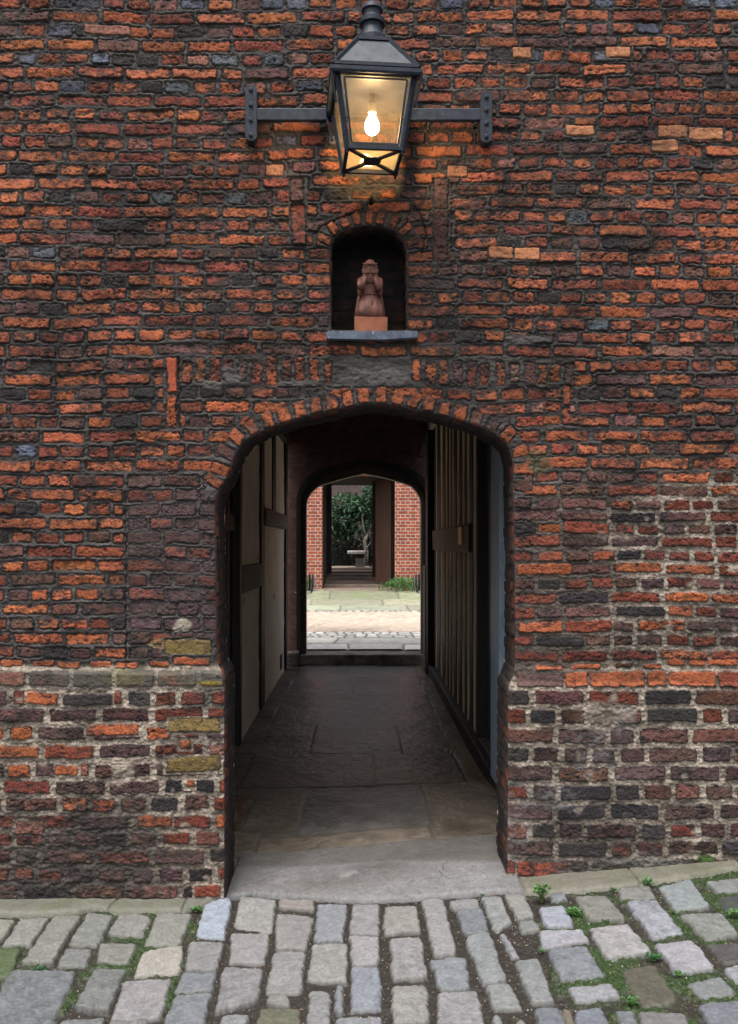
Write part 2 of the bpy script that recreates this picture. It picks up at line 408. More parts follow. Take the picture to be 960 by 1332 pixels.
# moulded orange course on the right, with slivers of tile above
for (a, b, c) in ((669, 732, PURPLE * 1.4), (732, 764, ORANGE), (765, 838, ORANGE * 0.9), (839, 866, ORANGE), (867, 930, ORANGE * 0.95), (932, 1000, RED)):
    place((a + b) / 2, 883, b - a - 2.0, 18.5, c, dh=2.2, soot=-0.3, rough=0.5)
row(lambda u: 883, 1002, 1500, True, pitch_h=18, soot=-0.2)
for (a, b, v) in ((695, 731, 867), (740, 780, 867), (800, 822, 866), (838, 860, 868), (868, 890, 862), (896, 918, 862), (920, 962, 862)):
    place((a + b) / 2, v, b - a, 6 if v > 865 else 9, ORANGE * 1.05, dh=1.5, soot=-0.4, rough=0.5)
for k in range(13):
    a = -190 + k * 38 + rnd.uniform(-4, 4); b = a + rnd.uniform(26, 36)
    if b < 276: place((a + b) / 2, 864 + rnd.uniform(-1.5, 1), b - a, 7.5, ORANGE * 0.95, dh=1.6, soot=-0.35, rough=0.6)
# yellow stock bricks and brights let into the plinth edge
for (cx, cy, w, h, c) in ((245, 841, 62, 20, YELLOW), (250, 859, 50, 11, ORANGE * 0.9), (256, 941, 68, 18, YELLOW * 0.9), (253, 991, 70, 20, YELLOW * 0.85), (59, 906, 40, 15, ORANGE),
                          (117, 907, 62, 14, DARK), (149, 946, 66, 14, ORANGE), (91, 998, 28, 13, ORANGE), (203, 1064, 44, 14, ORANGE * 0.95), (272, 1154, 34, 15, RED),
                          (243, 966, 14, 12, ORANGE), (248, 1017, 11, 11, ORANGE * 1.15), (42, 1072, 36, 18, PINK * 0.9), (705, 1126, 66, 18, RED * 0.9), (707, 862, 0.1, 0.1, RED), (692, 752, 0.1, 0.1, RED)):
    if w < 1: continue
    q = (np.abs(U - cx) < w / 2 + 4) & (np.abs(V - cy) < h / 2 + 3); clear(q)
    place(cx, cy, w, h, c, dh=1.0, soot=-0.35, rough=0.6)
# a few particular bricks
for (cx, cy, w, h, c) in ((708, 739, 68, 14, ORANGE), (707, 815, 66, 14, ORANGE * 1.05), (764, 815, 60, 15, RED * 0.95), (762, 686, 60, 15, RED * 0.95), (797, 637, 0.1, 1, RED)):
    if w < 1: continue
    q = (np.abs(U - cx) < w / 2 + 4) & (np.abs(V - cy) < h / 2 + 2.5); clear(q)
    place(cx, cy, w, h, c, dh=1.3, soot=-0.5, rough=0.8)
# replaced pale bricks
for (u0, u1, v0, v1) in ((734, 770, 165, 178), (855, 893, 165, 180), (895, 941, 166, 181), (847, 880, 184, 198), (636, 665, 323, 338), (669, 701, 323, 338), (667, 692, 62, 76), (789, 821, 63, 76),
                         (348, 370, 215, 229), (581, 606, 216, 230), (111, 168, 33, 45)):
    q = (U > u0 - 3) & (U < u1 + 3) & (V > v0 - 3) & (V < v1 + 3); clear(q)
    sk = rnd.uniform(-0.02, 0.02)
    place((u0 + u1) / 2, (v0 + v1) / 2, u1 - u0, v1 - v0, NEWB * rnd.uniform(0.8, 1.05) if v0 != 33 else PINK * 1.05, ang=sk, dh=1.6, clean=True)
# plaster filled areas and the band of upright bricks over the arch
band = (V > 466) & (V < 503) & (U > 236) & (U < 748); clear(band)
for k in range(11):
    place(243 + k * 18.4 + rnd.gauss(0, 1), 485 + rnd.gauss(0, 1.5) - k * 0.3, 12.5 + rnd.gauss(0, 1), 30 + rnd.gauss(0, 3), colour_at(300, 480, True) * 0.85, soot=0.45 + rnd.gauss(0, 0.2), rough=1.5, dh=-0.4)
for k in range(12):
    place(541 + k * 18.2 + rnd.gauss(0, 1), 486 + rnd.gauss(0, 1.5), 12.5 + rnd.gauss(0, 1), 29 + rnd.gauss(0, 3), (ORANGE * 1.1 if k == 0 else colour_at(600, 480, True) * 0.95), soot=0.35 + rnd.gauss(0, 0.2) - (0.8 if k == 0 else 0), rough=1.4, dh=-0.3)
col4 = (U > 712) & (U < 742) & (V > 503) & (V < 556); clear(col4)
for k in range(3): place(718.5, 512 + k * 17.5, 24, 12, ORANGE * 0.8, soot=0.3, rough=1.2)
place(738, 514, 11, 26, ORANGE * 0.9, soot=0.2); place(737, 542, 11, 22, RED, soot=0.3)
q = (U > 212) & (U < 236) & (V > 462) & (V < 562); clear(q)
place(223.5, 489, 13, 44, np.array([0.47, 0.10, 0.045]), dh=2.0, soot=-0.9, rough=0.25, r0=1.5); place(222.5, 537, 13.5, 43, ORANGE, dh=1.6, soot=0.1, rough=1.5)
# niche: upright bricks and its little arch
for (cx, v0, v1, c) in ((388, 233, 262, BROWN * 1.2), (388, 265, 318, RED * 0.9), (573.5, 233, 273, BROWN * 1.15), (573.5, 276, 341, BROWN * 1.1)):
    q = (np.abs(U - cx) < 12.5) & (V > v0 - 2) & (V < v1 + 2); clear(q)
    place(cx, (v0 + v1) / 2, 18, v1 - v0, c, dh=1.0, soot=0.15, rough=0.9)
nring = (DN < 25) & (DN > -1) & (V < 322) & ~inN; clear(nring)
nc = resample([p for p in NICHE[2:11]], 0.5, 3); nc, sl = poly_len(nc)
nv = 9
for k in range(nv):
    s = (k + 0.5) / nv * sl[-1]; p = np.array([np.interp(s, sl, nc[:, 0]), np.interp(s, sl, nc[:, 1])]); p2 = np.array([np.interp(s + 3, sl, nc[:, 0]), np.interp(s + 3, sl, nc[:, 1])]); p1 = np.array([np.interp(s - 3, sl, nc[:, 0]), np.interp(s - 3, sl, nc[:, 1])])
    t = (p2 - p1); t /= np.hypot(*t); n = np.array([t[1], -t[0]])
    fan = (p - np.array([479, 330])); fan /= np.hypot(*fan); n = n * 0.6 + fan * 0.4; n /= np.hypot(*n)
    cpt = p + n * 11.5
    place(cpt[0], cpt[1], 19, 11.0, ORANGE * rnd.uniform(0.6, 1.0), ang=math.atan2(n[1], n[0]), dh=1.0 + rnd.gauss(0, 0.4), soot=rnd.choice([0.0, 0.2, 0.5]), rough=1.0)
# the main arch ring
ring = (DA < 28.5) & ~inA & (V < 648) & (V > 480) ; clear(ring)
ac = [p for p in ARCH if p[1] < 645]; ac = resample(ac, 0.5, 20); ac, sl = poly_len(ac)
nv = 24
for k in range(nv):
    s = (k + 0.5) / nv * sl[-1]
    f = lambda q: np.array([np.interp(q, sl, ac[:, 0]), np.interp(q, sl, ac[:, 1])])
    p = f(s); t = f(s + 6) - f(s - 6); t /= np.hypot(*t); n = np.array([t[1], -t[0]])
    th = 21 if 0.1 < k / nv < 0.9 else 24
    cpt = p + n * (th / 2 + 0.5)
    c = ORANGE * rnd.uniform(0.72, 1.12) if rnd.random() < 0.8 else BROWN
    if k in (9, 10): c = ORANGE * 1.1
    place(cpt[0], cpt[1], th, sl[-1] / nv - 6.2 + rnd.gauss(0, 0.6), c, ang=math.atan2(n[1], n[0]) + rnd.gauss(0, 0.03), dh=0.8 + rnd.gauss(0, 0.7), soot=rnd.gauss(0.05, 0.22) + (0.5 if p[1] > 600 and p[0] < 480 else 0), rough=0.8)

# mortar between
Wd = np.clip(1 - MB_, 0, 1)
mort_n = 0.9 * vn(U, V, 9, 21, 4.5) + 0.75 * vn(U, V, 3.4, 22, 2.2) + 0.5 * NR
groove = np.exp(-((DD - 0.6) / 0.7) ** 2) * np.clip(0.6 + 1.2 * vn(U, V, 18, 23, 7), 0, 1)
ridge = sst(1.0, 2.3, DD) * np.clip(0.5 + 1.3 * vn(U, V, 30, 28, 8), 0.1, 1); mh_dark = 0.35 + 0.8 * mort_n - 1.1 * groove + 1.5 * ridge; mh_pale = -0.6 + 1.3 * mort_n
MH = mix(mh_dark, mh_pale, pale)
dark_m = np.array([0.038, 0.034, 0.033]) * (1 + 0.5 * NM[..., None] + 0.55 * np.clip(vn(U, V, 14, 24, 3.2), 0, 1)[..., None])
dark_m = mix(dark_m, np.array([0.105, 0.098, 0.094]), (0.5 * sst(0.15, 0.6, fbm(U, V, 50, 3, 25)) * np.clip(1.1 - sootg, 0, 1))[..., None])
dark_m = mix(dark_m, np.array([0.135, 0.126, 0.122]), (0.55 * ridge * np.clip(1.15 - sootg, 0, 1))[..., None])  # joint ridges coloured paler for the light caught on their lips
pale_m = mix(np.array([0.40, 0.335, 0.275]), np.array([0.20, 0.16, 0.13]), sst(-0.3, 0.5, NM + 0.5 * vn(U, V, 4, 27))[..., None])
pale_m = mix(pale_m, np.array([0.05, 0.043, 0.04]), (np.clip(sootg - 0.55, 0, 1) * (0.9))[..., None])
brown_m = np.array([0.15, 0.11, 0.085]) * (1 + 0.4 * NM[..., None])
pk = np.where((U > 480) & (V < 880), sst(0.55, 0.95, pale), 1.0)
pale_m = mix(brown_m, pale_m, pk[..., None]); pale_m = mix(pale_m, np.array([.07, .058, .05]), (sst(.0, .45, fbm(U, V, 55, 4, 37)) * .75)[..., None])
MC = mix(dark_m, pale_m, pale[..., None])
# grey cement patches smeared over bricks, larger ones over the arch and at the shoulder
def blob(cx, cy, rx, ry, seed): return sst(1.15, 0.75, np.hypot((U - cx) / rx, (V - cy) / ry) + 0.45 * vn(U, V, 12, seed, 8))
cem = np.maximum.reduce([blob(500, 488, 36, 11, 50), blob(300, 487, 13, 12, 51), blob(690, 441, 25, 8, 52), blob(458, 486, 12, 10, 55), blob(275, 500, 16, 7, 56)])
smear = sst(0.42, 0.62, fbm(U, V, 46, 4, 53, 20)) * (1 - pale) * 0.75
smear2 = sst(0.45, 0.7, fbm(U, V, 30, 3, 54, 22)) * sst(0.5, 1, pale) * 0.8
smear2 = np.maximum(smear2, 0.85 * blob(790, 925, 34, 20, 57)); smear2 = np.maximum(smear2, 0.8 * blob(160, 1000, 16, 20, 58))
H = mix(MH, H, MB_) if False else H * MB_ + MH * Wd
COL = COL * MB_[..., None] + (MC * (1 + (0.10 + 0.14 * pale)[..., None] * WN[..., None])) * Wd[..., None]
H = H + 0.10 * WN * (1 + pale)
H = mix(H, 1.4 + 1.2 * NR + 1.0 * mort_n, np.clip(cem, 0, 1) * 0.9); COL = mix(COL, np.array([0.12, 0.113, 0.112]) * (1 + 0.4 * NM[..., None]), (cem * 0.9)[..., None])
H = mix(H, 0.3 + 1.4 * mort_n, smear * 0.8); COL = mix(COL, MC * 1.05, smear[..., None])
H = mix(H, 0.2 + 1.4 * mort_n, smear2 * 0.6); COL = mix(COL, MC * 1.0, smear2[..., None])
COL = mix(COL, np.array([0.26, 0.25, 0.26]), (limey * 0.35 * np.clip(0.4 + vn(U, V, 5, 33) + NR, 0, 1))[..., None])
# rotten, sooty foot of the left plinth and its lumps
rot = sst(1015, 1100, V + 28 * NM) * sst(265, 200, U + 30 * NM)
H = mix(H, 3.2 * NR + 2.0 * mort_n + 2.0, rot * 0.35); COL = mix(COL, np.array([0.040, 0.034, 0.033]) * (1 + 0.7 * NS[..., None]), (rot * 0.5 * np.clip(.7 + NS, 0, 1))[..., None])
rot2 = sst(1104, 1128, V + 14 * NM) * sst(700, 740, U)
H = mix(H, 3 * NR + 2 * mort_n, rot2 * 0.6); COL = mix(COL, np.array([0.10, 0.095, 0.09]) * (1 + 0.6 * NM[..., None]), (rot2 * 0.75)[..., None])
# dusty dark pier left of the arch
pier = sst(628, 650, V + 6 * NM) * sst(846, 800, V) * sst(160, 170, U) * (U < 300)
COL = mix(COL, np.array([0.085, 0.06, 0.062]), (pier * 0.3)[..., None])
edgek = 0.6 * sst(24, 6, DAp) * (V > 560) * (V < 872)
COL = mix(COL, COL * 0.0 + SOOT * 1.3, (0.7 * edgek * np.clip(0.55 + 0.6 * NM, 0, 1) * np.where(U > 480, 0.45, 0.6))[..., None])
# green-grey wash and lichen on the cap of the left plinth, moss at the foot of the right one
cap = sst(868, 873, V) * sst(895, 889, V) * (U < 292)
COL = mix(COL, np.array([0.125, 0.125, 0.10]), (cap * np.clip(0.55 + 0.6 * NM, 0, 1))[..., None])
COL = mix(COL, np.array([0.17, 0.17, 0.06]), (blob(165, 879, 24, 11, 60) * 0.5 * np.clip(.6 + NS, 0, 1))[..., None]); COL = mix(COL, np.array([0.34, 0.25, 0.04]), (blob(276, 887, 14, 4, 61) * 0.8)[..., None])
COL = mix(COL, np.array([0.42, 0.37, 0.30]), (blob(238, 813, 13, 9, 62) * 0.85)[..., None]); COL = mix(COL, np.array([0.3, 0.2, 0.09]), (blob(205, 838, 14, 7, 63) * 0.5)[..., None])
COL = mix(COL, np.array([0.05, 0.11, 0.02]), (blob(915, 1116, 11, 6, 64) * 0.95)[..., None]); COL = mix(COL, np.array([0.07, 0.085, 0.03]), (blob(795, 1130, 22, 5, 65) * 0.7)[..., None])
COL = mix(COL, np.array([0.10, 0.09, 0.05]), (blob(700, 600, 14, 18, 66) * 0.75)[..., None])
# cracks
for (pts, wd) in (([(483, 262), (470, 273), (425, 290), (408, 305)], 1.0), ([(540, 268), (556, 300), (548, 330)], 0.8), ([(232, 466), (234, 556)], 1.9), ([(163, 640), (164, 868)], 0.9)):
    C = resample([(p[0], p[1]) for p in pts], 4, 2); C[1:-1] += rng.normal(0, 0.9, C[1:-1].shape)
    dC, _, _, _ = curve_field(C, U, V, False, 5); k = np.exp(-(dC / wd) ** 2); k = np.where(np.abs(dC) < 5, np.exp(-(np.abs(dC) / wd) ** 2), 0)
    H -= 3.0 * k; COL = mix(COL, SOOT * 0.8, (0.7 * k)[..., None])
k = np.exp(-(((U - 483) / 3.2) ** 2 + ((V - 262) / 4.5) ** 2)); H -= 9 * k; COL = mix(COL, SOOT * 0.5, k[..., None])

Hf = H * 1.05 + BASE
# round every edge into the openings
for (D_, ins) in ((DA, inA), (DN, inN)):
    e = np.clip(1 - D_ / 4.0, 0, 1) ** 2 * (~ins); Hf = mix(Hf, BASE - 1.2, e * 0.85)
stn = sst(0.02, 0.5, fbm(U, V, 95, 4, 35, 60)) * (1 - 0.5 * pale)
COL = COL * (1 - 0.38 * stn - 0.16 * sst(-.1, .5, fbm(U, V, 28, 3, 36, 60)))[..., None]
COL = np.clip(COL * 0.76, 0.008, 0.9)

keepv = ~(inA | inN)
kq = keepv[:-1, :-1] | keepv[1:, :-1] | keepv[:-1, 1:] | keepv[1:, 1:]
allin = (DA < -0.05) | (DN < -0.05)
cnt = allin[:-1, :-1].astype(int) + allin[1:, :-1] + allin[:-1, 1:] + allin[1:, 1:]
kq = cnt <= 2
U2, V2 = U.copy(), V.copy()
# snap vertices at the openings onto their outline
for (D_, PU_, PV_) in ((DA, PUa, PVa), (DN, PUn, PVn)):
    nb = np.zeros(U.shape, bool); bad = ~kq
    nb[:-1, :-1] |= bad; nb[1:, :-1] |= bad; nb[:-1, 1:] |= bad; nb[1:, 1:] |= bad
    sn = nb & (np.abs(D_) < 2.2)
    U2 = np.where(sn, PU_, U2); V2 = np.where(sn, PV_, V2)
    Hf = np.where(sn, BASE - 1.6, Hf)
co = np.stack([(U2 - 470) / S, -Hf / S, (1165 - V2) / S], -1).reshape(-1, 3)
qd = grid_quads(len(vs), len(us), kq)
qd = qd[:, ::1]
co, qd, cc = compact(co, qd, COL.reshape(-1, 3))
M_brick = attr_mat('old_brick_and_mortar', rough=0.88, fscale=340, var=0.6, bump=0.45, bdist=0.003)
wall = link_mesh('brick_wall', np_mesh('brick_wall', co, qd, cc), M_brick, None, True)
tag(wall, 'tall old brick wall of orange, red and blue bricks pierced by the archway', 'wall')

def reveal(C, depth, name, soot_shade, seed, st=1.6, jamb=None):
    """lining of an opening: strip along outline C running back into the wall"""
    P, s = poly_len(C); nt_ = int(depth * S / st); tt = np.linspace(0, depth * S, nt_)
    T = np.gradient(P, axis=0); T /= np.hypot(T[:, 0], T[:, 1])[:, None]; Nn = np.stack([-T[:, 1], T[:, 0]], 1)
    SS, TT = np.meshgrid(s, tt, indexing='ij')
    bo = base_off(P[:, 0], P[:, 1])[:, None] - 1.6 + 0 * TT
    BOn = bo + 1.3 * fbm(P[:, 0], P[:, 1], 120, 4, 12)[:, None]
    Y = -BOn + TT * (1 + BOn / (depth * S))
    pitch = 18.7
    Sw = SS + 1.5 * vn(SS, TT, 20, seed) ; Tw = TT + 1.5 * vn(SS, TT, 16, seed + 1)
    ph = s / pitch
    if jamb:
        ia = np.where(P[:, 1] < 645)[0]; i0_, i1_ = ia[0], ia[-1]; sa = (s - s[i0_]) / (s[i1_] - s[i0_]) * 24
        ph = np.where(s < s[i0_], (s - s[i0_]) / pitch + 100, np.where(s > s[i1_], 124 + (s - s[i1_]) / pitch, 100 + sa))
    ph = ph[:, None] + (Sw - SS) / pitch
    rowi = np.floor(ph); fs = (ph - rowi) * pitch
    Lb = np.where(rowi % 2 == 0, 62, 32); off = np.where(rowi % 2 == 0, 5, 2)
    ti = np.floor((Tw + off) / Lb); ft = (Tw + off) - ti * Lb
    d = np.maximum(np.maximum(2.6 - fs, fs - (pitch - 2.6)), np.maximum(2.6 - ft, ft - (Lb - 2.6))) + 0.9 * vn(SS, TT, 6, seed + 2)
    m = sst(0.9, -0.9, d)
    hsh = _tab[(rowi.astype(int) * 7 + 13) & 255, (ti.astype(int) * 31 + rowi.astype(int) * 3 + seed) & 255]
    h = m * (0.8 + 1.5 * (hsh - 0.5) + 1.4 * fbm(SS, TT, 14, 3, seed + 3)) + (1 - m) * 0.5 * vn(SS, TT, 5, seed + 4)
    h = h * np.clip(TT / 2.5, 0.15, 1)
    pal = np.stack([ORANGE * 0.75, RED * 0.7, BROWN, PURPLE * 0.8, ORANGE * 0.5])
    cb = pal[(hsh * 4.99).astype(int)]
    k = np.clip(0.62 + 1.1 * fbm(SS, TT, 14, 3, seed + 5) - soot_shade * np.clip(.25 + TT / 35, 0, 1), 0, 1)  # soot together with painted recess shade, stronger with depth
    cb = mix(SOOT * (0.35 + 0.75 * (1 - soot_shade)), cb, k[..., None])
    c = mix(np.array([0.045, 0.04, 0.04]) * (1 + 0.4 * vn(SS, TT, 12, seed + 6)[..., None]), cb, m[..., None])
    c = c * (1 - 0.75 * np.clip(TT / (depth * S) * 1.8, 0, 1))[..., None] * 0.8  # shade of the recess put into the brick colour, darker towards the back
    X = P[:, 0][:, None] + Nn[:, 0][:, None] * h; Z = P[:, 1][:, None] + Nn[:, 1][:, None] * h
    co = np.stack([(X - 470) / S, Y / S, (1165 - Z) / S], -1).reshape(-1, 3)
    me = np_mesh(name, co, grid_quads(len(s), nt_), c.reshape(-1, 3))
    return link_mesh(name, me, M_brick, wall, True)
DEPTH = 0.30
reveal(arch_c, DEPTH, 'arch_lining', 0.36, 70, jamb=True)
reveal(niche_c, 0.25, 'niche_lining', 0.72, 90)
# back of the niche: sooty brick
nu = np.arange(424, 536, 1.5); nvv = np.arange(286, 434, 1.5); NU, NV = np.meshgrid(nu, nvv)
r_ = np.floor(NV / 18.5); fv = NV - r_ * 18.5 + 0.8 * vn(NU, NV, 9, 5); Lb = np.where(r_ % 2 == 0, 60, 32); f2 = np.mod(NU + 11 + r_ * 9, Lb)
d = np.maximum(np.maximum(2.4 - fv, fv - 16.1), np.maximum(2.4 - f2, f2 - Lb + 2.4)) + 0.8 * vn(NU, NV, 6, 8); m = sst(1, -1, d)
h = m * (1 + 1.2 * fbm(NU, NV, 14, 3, 3)) + (1 - m) * vn(NU, NV, 5, 4)
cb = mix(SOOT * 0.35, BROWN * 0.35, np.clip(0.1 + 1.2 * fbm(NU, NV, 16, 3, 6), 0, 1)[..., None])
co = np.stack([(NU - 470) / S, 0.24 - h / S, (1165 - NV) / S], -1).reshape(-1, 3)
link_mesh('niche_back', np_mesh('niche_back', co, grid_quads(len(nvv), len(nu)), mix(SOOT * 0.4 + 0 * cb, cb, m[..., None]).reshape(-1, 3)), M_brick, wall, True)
# rear face of the wall round the arch (closes the wall off from the passage)
P = arch_c[::6]; P = np.vstack([P, arch_c[-1:]])
c0 = np.array([475., 800.])
def outp(p):
    d = p - c0; r = np.hypot(*d); d = d / r
    t = min(abs(1000 / d[0]) if abs(d[0]) > 1e-6 else 1e9, abs(1035 / d[1]) if abs(d[1]) > 1e-6 else 1e9)
    return c0 + d * t
Q = np.array([outp(p) for p in P])
Q[0] = [-530, 1215]; Q[-1] = [1480, 1215]
co = np.vstack([P, Q]); n = len(P)
co3 = np.stack([(co[:, 0] - 470) / S, np.full(len(co), DEPTH - 0.002), (1165 - co[:, 1]) / S], -1)
qq = np.array([[i, i + 1, n + i + 1, n + i] for i in range(n - 1)])
REAR = link_mesh('rear_face', np_mesh('rear_face', co3, qq), None, wall)
top_z = (1165 + 240) / S
MB().box(-4.0, 3.95, 0.0, DEPTH, top_z, top_z + 0.09, 0.01).build('coping', surf('coping_stone', (0.12, 0.11, 0.1), (0.2, 0.19, 0.17)), wall)

# ------------------------------------------------------------------ ground of the street: setts, kerb strips, threshold slab
def G(x): x = np.asarray(x, float); return np.where(x > -0.65, 0.075 * (x + 0.65) * sst(-0.65, 0.2, x) ** 0.5, 0.0) + 0 * x
def pix_ground(u, v, g=G):
    z = 4.0
    for _ in range(25):
        x = (u - 470) * z / 1100; z = (EYE - float(g(x))) * 1100 / (v - 709) * 0.6 + z * 0.4
    return np.array([(u - 470) * z / 1100, z - CAMD])

VW = {'A': (0, 1140), 'B': (230, 1140), 'C': (470, 1140), 'D': (710, 1090)}
STONES = """A -60,195 80,192 0,312 -80,330 .30,.30,.25
A 100,195 248,190 160,325 10,335 .27,.27,.235
A 270,185 405,180 265,420 110,420 .25,.25,.215
A 440,165 565,180 490,325 340,330 .23,.235,.205
A 600,165 758,180 715,285 532,283 .27,.26,.235
A 790,165 960,170 900,330 720,330 .265,.26,.225
A 330,340 462,345 435,430 280,430 .21,.21,.195
A 500,320 690,320 640,420 482,410 .25,.24,.21
A 715,365 915,335 900,465 668,480 .38,.35,.30
A -40,350 110,345 50,480 -60,480 .10,.13,.06
A 60,460 385,460 210,830 -160,830 .17,.175,.175
A 470,430 630,440 545,660 375,640 .20,.20,.19
A 625,492 858,490 800,690 552,690 .295,.275,.27
A 300,700 530,685 480,830 230,840 .21,.21,.20
A 560,700 740,700 700,830 480,840 .22,.21,.20
B 145,105 275,100 240,290 95,280 .36,.39,.44
B 318,90 497,105 475,258 285,225 .32,.305,.285
B 510,95 685,105 690,155 508,140 .30,.265,.235
B 500,160 685,185 650,350 490,350 .29,.27,.255
B 705,115 852,120 830,310 685,305 .27,.27,.285
B 60,305 237,310 200,460 40,455 .27,.26,.25
B 275,270 462,265 445,415 258,415 .31,.29,.28
B 680,318 850,318 850,515 650,500 .30,.29,.265
B 485,362 642,362 625,560 445,560 .28,.265,.25
B 230,440 435,445 405,600 192,665 .25,.24,.235
B 25,465 203,465 180,550 -15,565 .20,.205,.215
B -15,572 175,560 110,840 -110,840 .21,.215,.225
B 455,575 560,575 575,630 455,620 .26,.25,.225
B 235,670 368,668 340,725 205,730 .25,.245,.24
B 420,640 620,640 610,840 380,840 .15,.145,.10
B 660,540 768,545 762,840 640,840 .27,.265,.25
B 792,518 832,522 830,670 788,665 .24,.245,.25
B 880,125 1012,125 1012,270 860,270 .31,.29,.285
B 862,280 1012,285 1012,420 872,435 .34,.32,.31
B 875,440 1020,440 1020,640 862,650 .25,.26,.28
B 800,685 1025,675 1030,840 790,840 .26,.26,.265
C 118,125 275,125 295,260 110,270 .31,.285,.26
C 140,290 300,285 330,490 155,495 .29,.275,.265
C 145,530 325,510 340,700 160,720 .29,.275,.25
C 300,100 410,97 480,370 360,380 .31,.295,.285
C 440,105 580,92 590,150 450,150 .29,.28,.27
C 470,160 605,150 640,265 510,265 .20,.205,.215
C 595,95 700,90 750,210 670,260 .285,.285,.27
C 345,395 515,382 545,540 390,550 .24,.25,.26
C 515,285 640,270 728,495 600,515 .26,.265,.26
C 715,62 810,65 865,180 775,195 .31,.30,.27
C 780,205 875,205 890,245 800,262 .24,.24,.22
C 685,265 715,265 795,380 745,385 .29,.28,.29
C 760,400 885,390 965,605 850,610 .25,.255,.245
C 380,560 580,550 640,840 385,840 .29,.275,.27
C 612,525 740,515 810,640 660,645 .255,.255,.24
C 655,660 690,665 720,780 655,780 .25,.25,.24
C 760,710 800,675 880,800 760,800 .26,.235,.215
C 858,640 990,630 1050,780 910,790 .22,.225,.225
C 885,130 1010,120 1065,240 920,245 .36,.37,.41
D -40,450 190,445 215,500 -20,530 .34,.33,.35
D 20,255 85,250 110,290 25,295 .25,.26,.27
D 140,265 300,270 400,395 210,400 .24,.235,.20
D 365,235 520,225 550,285 365,290 .23,.225,.205
D 395,305 555,295 690,455 530,485 .32,.32,.345
D 560,225 725,190 825,335 640,350 .27,.29,.285
D 664,360 880,350 965,465 800,500 .24,.24,.22
D 800,210 960,185 1080,240 850,260 .25,.255,.24
D 215,430 410,405 535,560 300,590 .36,.34,.33
D 540,510 740,495 850,630 650,655 .34,.325,.335
D 850,285 1000,265 1080,340 900,350 .06,.062,.07
D 799,515 960,500 1060,580 890,600 .095,.085,.08
D 0,540 200,520 300,670 75,695 .21,.22,.23
D 105,725 320,703 375,770 150,805 .30,.295,.30
D 370,640 540,605 665,790 480,825 .115,.105,.075
D 695,710 880,662 955,755 780,780 .23,.235,.235
D 885,625 1010,610 1080,720 960,710 .31,.31,.32
D -60,830 60,825 130,980 -30,980 .18,.19,.205
D 70,830 125,835 165,980 120,980 .17,.14,.11
D 140,840 280,820 350,980 160,980 .19,.20,.225
D 340,835 440,845 480,980 400,980 .18,.185,.19
D 450,850 690,850 760,980 500,980 .20,.19,.185
D 760,810 1000,795 1080,930 850,980 .19,.195,.215"""
EDGE = [(0, 1186), (60, 1187), (100, 1183), (122, 1179), (150, 1184), (240, 1182), (262, 1176), (292, 1166), (330, 1160), (400, 1165), (470, 1169), (520, 1167), (600, 1161), (662, 1156), (700, 1160), (760, 1156), (812, 1152), (880, 1142), (960, 1128)]

def axis(lo, a, b, hi, f, c):
    return np.concatenate([np.arange(lo, a, c), np.arange(a, b, f), np.arange(b, hi, c)])
gx = axis(-7, -2.35, 2.45, 7, 0.0042, 0.03); gy = axis(-9, -1.35, 0.56, 0.57, 0.0042, 0.03)
GX, GY = np.meshgrid(gx, gy)
BX = GX + 0.005 * vn(GX, GY, .05, 3) + 0.0045 * vn(GX, GY, .016, 4); BY = GY + 0.005 * vn(GX, GY, .05, 5) + 0.0045 * vn(GX, GY, .016, 6)
gH = np.zeros(GX.shape); gM = np.zeros(GX.shape); gC = np.zeros(GX.shape + (3,))
gN1 = fbm(GX, GY, .035, 4, 41); gN2 = fbm(GX, GY, .012, 3, 42); gN3 = fbm(GX, GY, .16, 3, 43)

